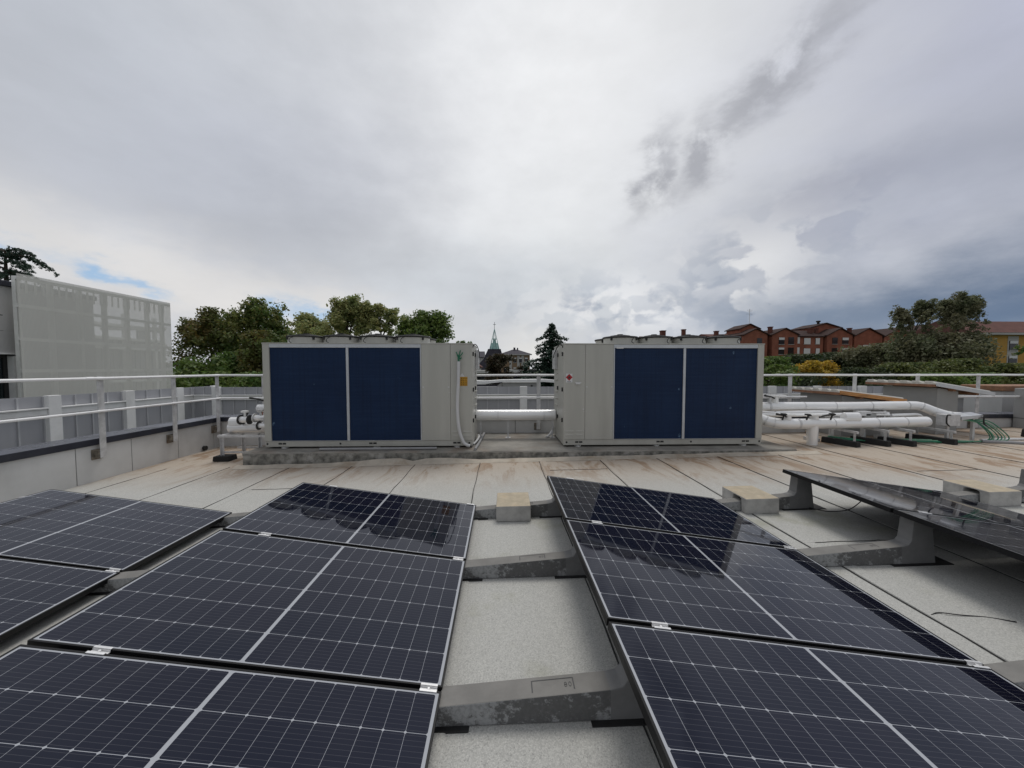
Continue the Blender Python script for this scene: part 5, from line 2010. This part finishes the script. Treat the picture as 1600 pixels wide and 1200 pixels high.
def conifer(label, x, y, ztop, width, seed, zb=-9.0, droop=.25, whorls=26, name='conifer_tree', lf=.16, from_z=.25, spread=None, azr=None):
    rg = np.random.default_rng(seed)
    rn = random.Random(seed)
    t = thing(name, label, 'tree', (x, y, zb), group='trees around the roof')
    H = ztop - zb
    P, D_ = [], []
    mb = MB()
    mb.tube([(0, 0, 0), (0, 0, H * .5), (.05, 0, H)], [.3, .2, .02], 8)
    for i in range(whorls):
        f = i / (whorls - 1)
        z = H * (1 - (1 - from_z) * f) - .15
        Lm = width / 2 * (f ** .75 * .95 + .04) * rn.uniform(.75, 1.1)
        nb = 5 + int(4 * f)
        for b in range(nb):
            a = 2 * math.pi * b / nb + i * 1.1 + rn.uniform(-.3, .3)
            L_ = Lm * rn.uniform(.55, 1.25)
            m_ = max(4, int(L_ / .16))
            tip = (L_ * math.cos(a), L_ * math.sin(a), z - droop * L_ + .1)
            mb.tube([(0, 0, z), (tip[0] * .55, tip[1] * .55, z + .08 * L_ - droop * .2 * L_), tip], [.035, .022, .008], 4, caps=False)
            for k in range(m_):
                s = (k + .6) / m_
                zz = z + .28 * L_ * s * (1 - s) - droop * L_ * s * s
                for q in range(5):
                    P.append((tip[0] * s + rn.gauss(0, .10 * L_ * (1 - s * .5)) * -math.sin(a) * .9, tip[1] * s + rn.gauss(0, .10 * L_) * math.cos(a) * .9, zz + rn.gauss(0, .05)))
    v = leaves(rg, P, np.full((len(P), 3), .2), 3, lf * .8, flat=.6)
    leaf_mesh('crown', v, LEAF['conifer'], t)
    mb.build('trunk', M['bark'], t, smooth=True)
    return t


conifer('dark pointed conifer beside the left edge of the right chiller', 6.45, 46, 7.1, 14.0, 61, whorls=30, droop=.12, lf=.17)
conifer('low dark evergreen at the foot of the pointed conifer in the gap', 3.3, 50, 1.6, 5.0, 62, whorls=18, droop=.2, lf=.2)


def cedar(label, x, y, ztop, seed, zb=-9.0):
    """flat layered cedar: a few long drooping boughs with hanging sprays"""
    rg = np.random.default_rng(seed)
    rn = random.Random(seed)
    t = thing('cedar_tree', label, 'tree', (x, y, zb), group='trees around the roof')
    H = ztop - zb
    mb = MB()
    mb.tube([(0, 0, 0), (0, 0, H * .6), (.1, 0, H - .1)], [.4, .28, .05], 8)
    P = []
    boughs = [(0.05, 2.35, H - .15, .35), (.35, 2.6, H - .5, .40), (2.9, 2.6, H - .12, .24), (-.2, 2.2, H - 1.0, .34), (3.4, 2.4, H - 1.0, .3), (.1, 2.5, H - 1.7, .36), (3.0, 2.6, H - 1.7, .35),
              (-1.2, 1.3, H - .5, .3), (1.6, 1.4, H - .5, .3), (-1.8, 1.5, H - 1.3, .3), (2.2, 1.6, H - 1.4, .3), (-.9, 1.7, H - 1.9, .3), (.9, 1.6, H - .3, .3),
              (.2, 2.7, H - 2.5, .4), (3.2, 2.8, H - 2.5, .4), (1.4, 2.2, H - 2.6, .4), (-1.5, 2.4, H - 2.7, .4), (0.0, 2.4, H - 3.3, .4), (2.8, 2.4, H - 3.4, .4)]
    for a, L_, z, dr in boughs:
        pts = []
        for k in range(9):
            s = k / 8
            pts.append((L_ * s * math.cos(a), L_ * s * math.sin(a), z + .22 * L_ * s * (1 - s) * 2 - dr * L_ * s * s))
        mb.tube(pts, [.06 - .0065 * k for k in range(9)], 5)
        for k in range(46):
            s = .12 + .9 * rn.random()
            i = min(7, int(s * 8))
            p0 = Vector(pts[i]).lerp(Vector(pts[min(8, i + 1)]), min(1, s * 8 - i))
            side = rn.gauss(0, .24 * (1.15 - s * .6))
            h = abs(rn.gauss(0, .22))
            for q in range(3):
                P.append((p0.x - math.sin(a) * side + rn.gauss(0, .05), p0.y + math.cos(a) * side, p0.z - h * q / 3 + .05))
    v = leaves(rg, P, np.full((len(P), 3), .09), 5, .06, flat=.2)
    leaf_mesh('crown', v, LEAF['conifer'], t)
    mb.build('trunk', M['bark'], t, smooth=True)
    return t


cedar('dark flat topped cedar with drooping boughs behind the building at the left picture edge', -34.2, 26, 9.65, 71)
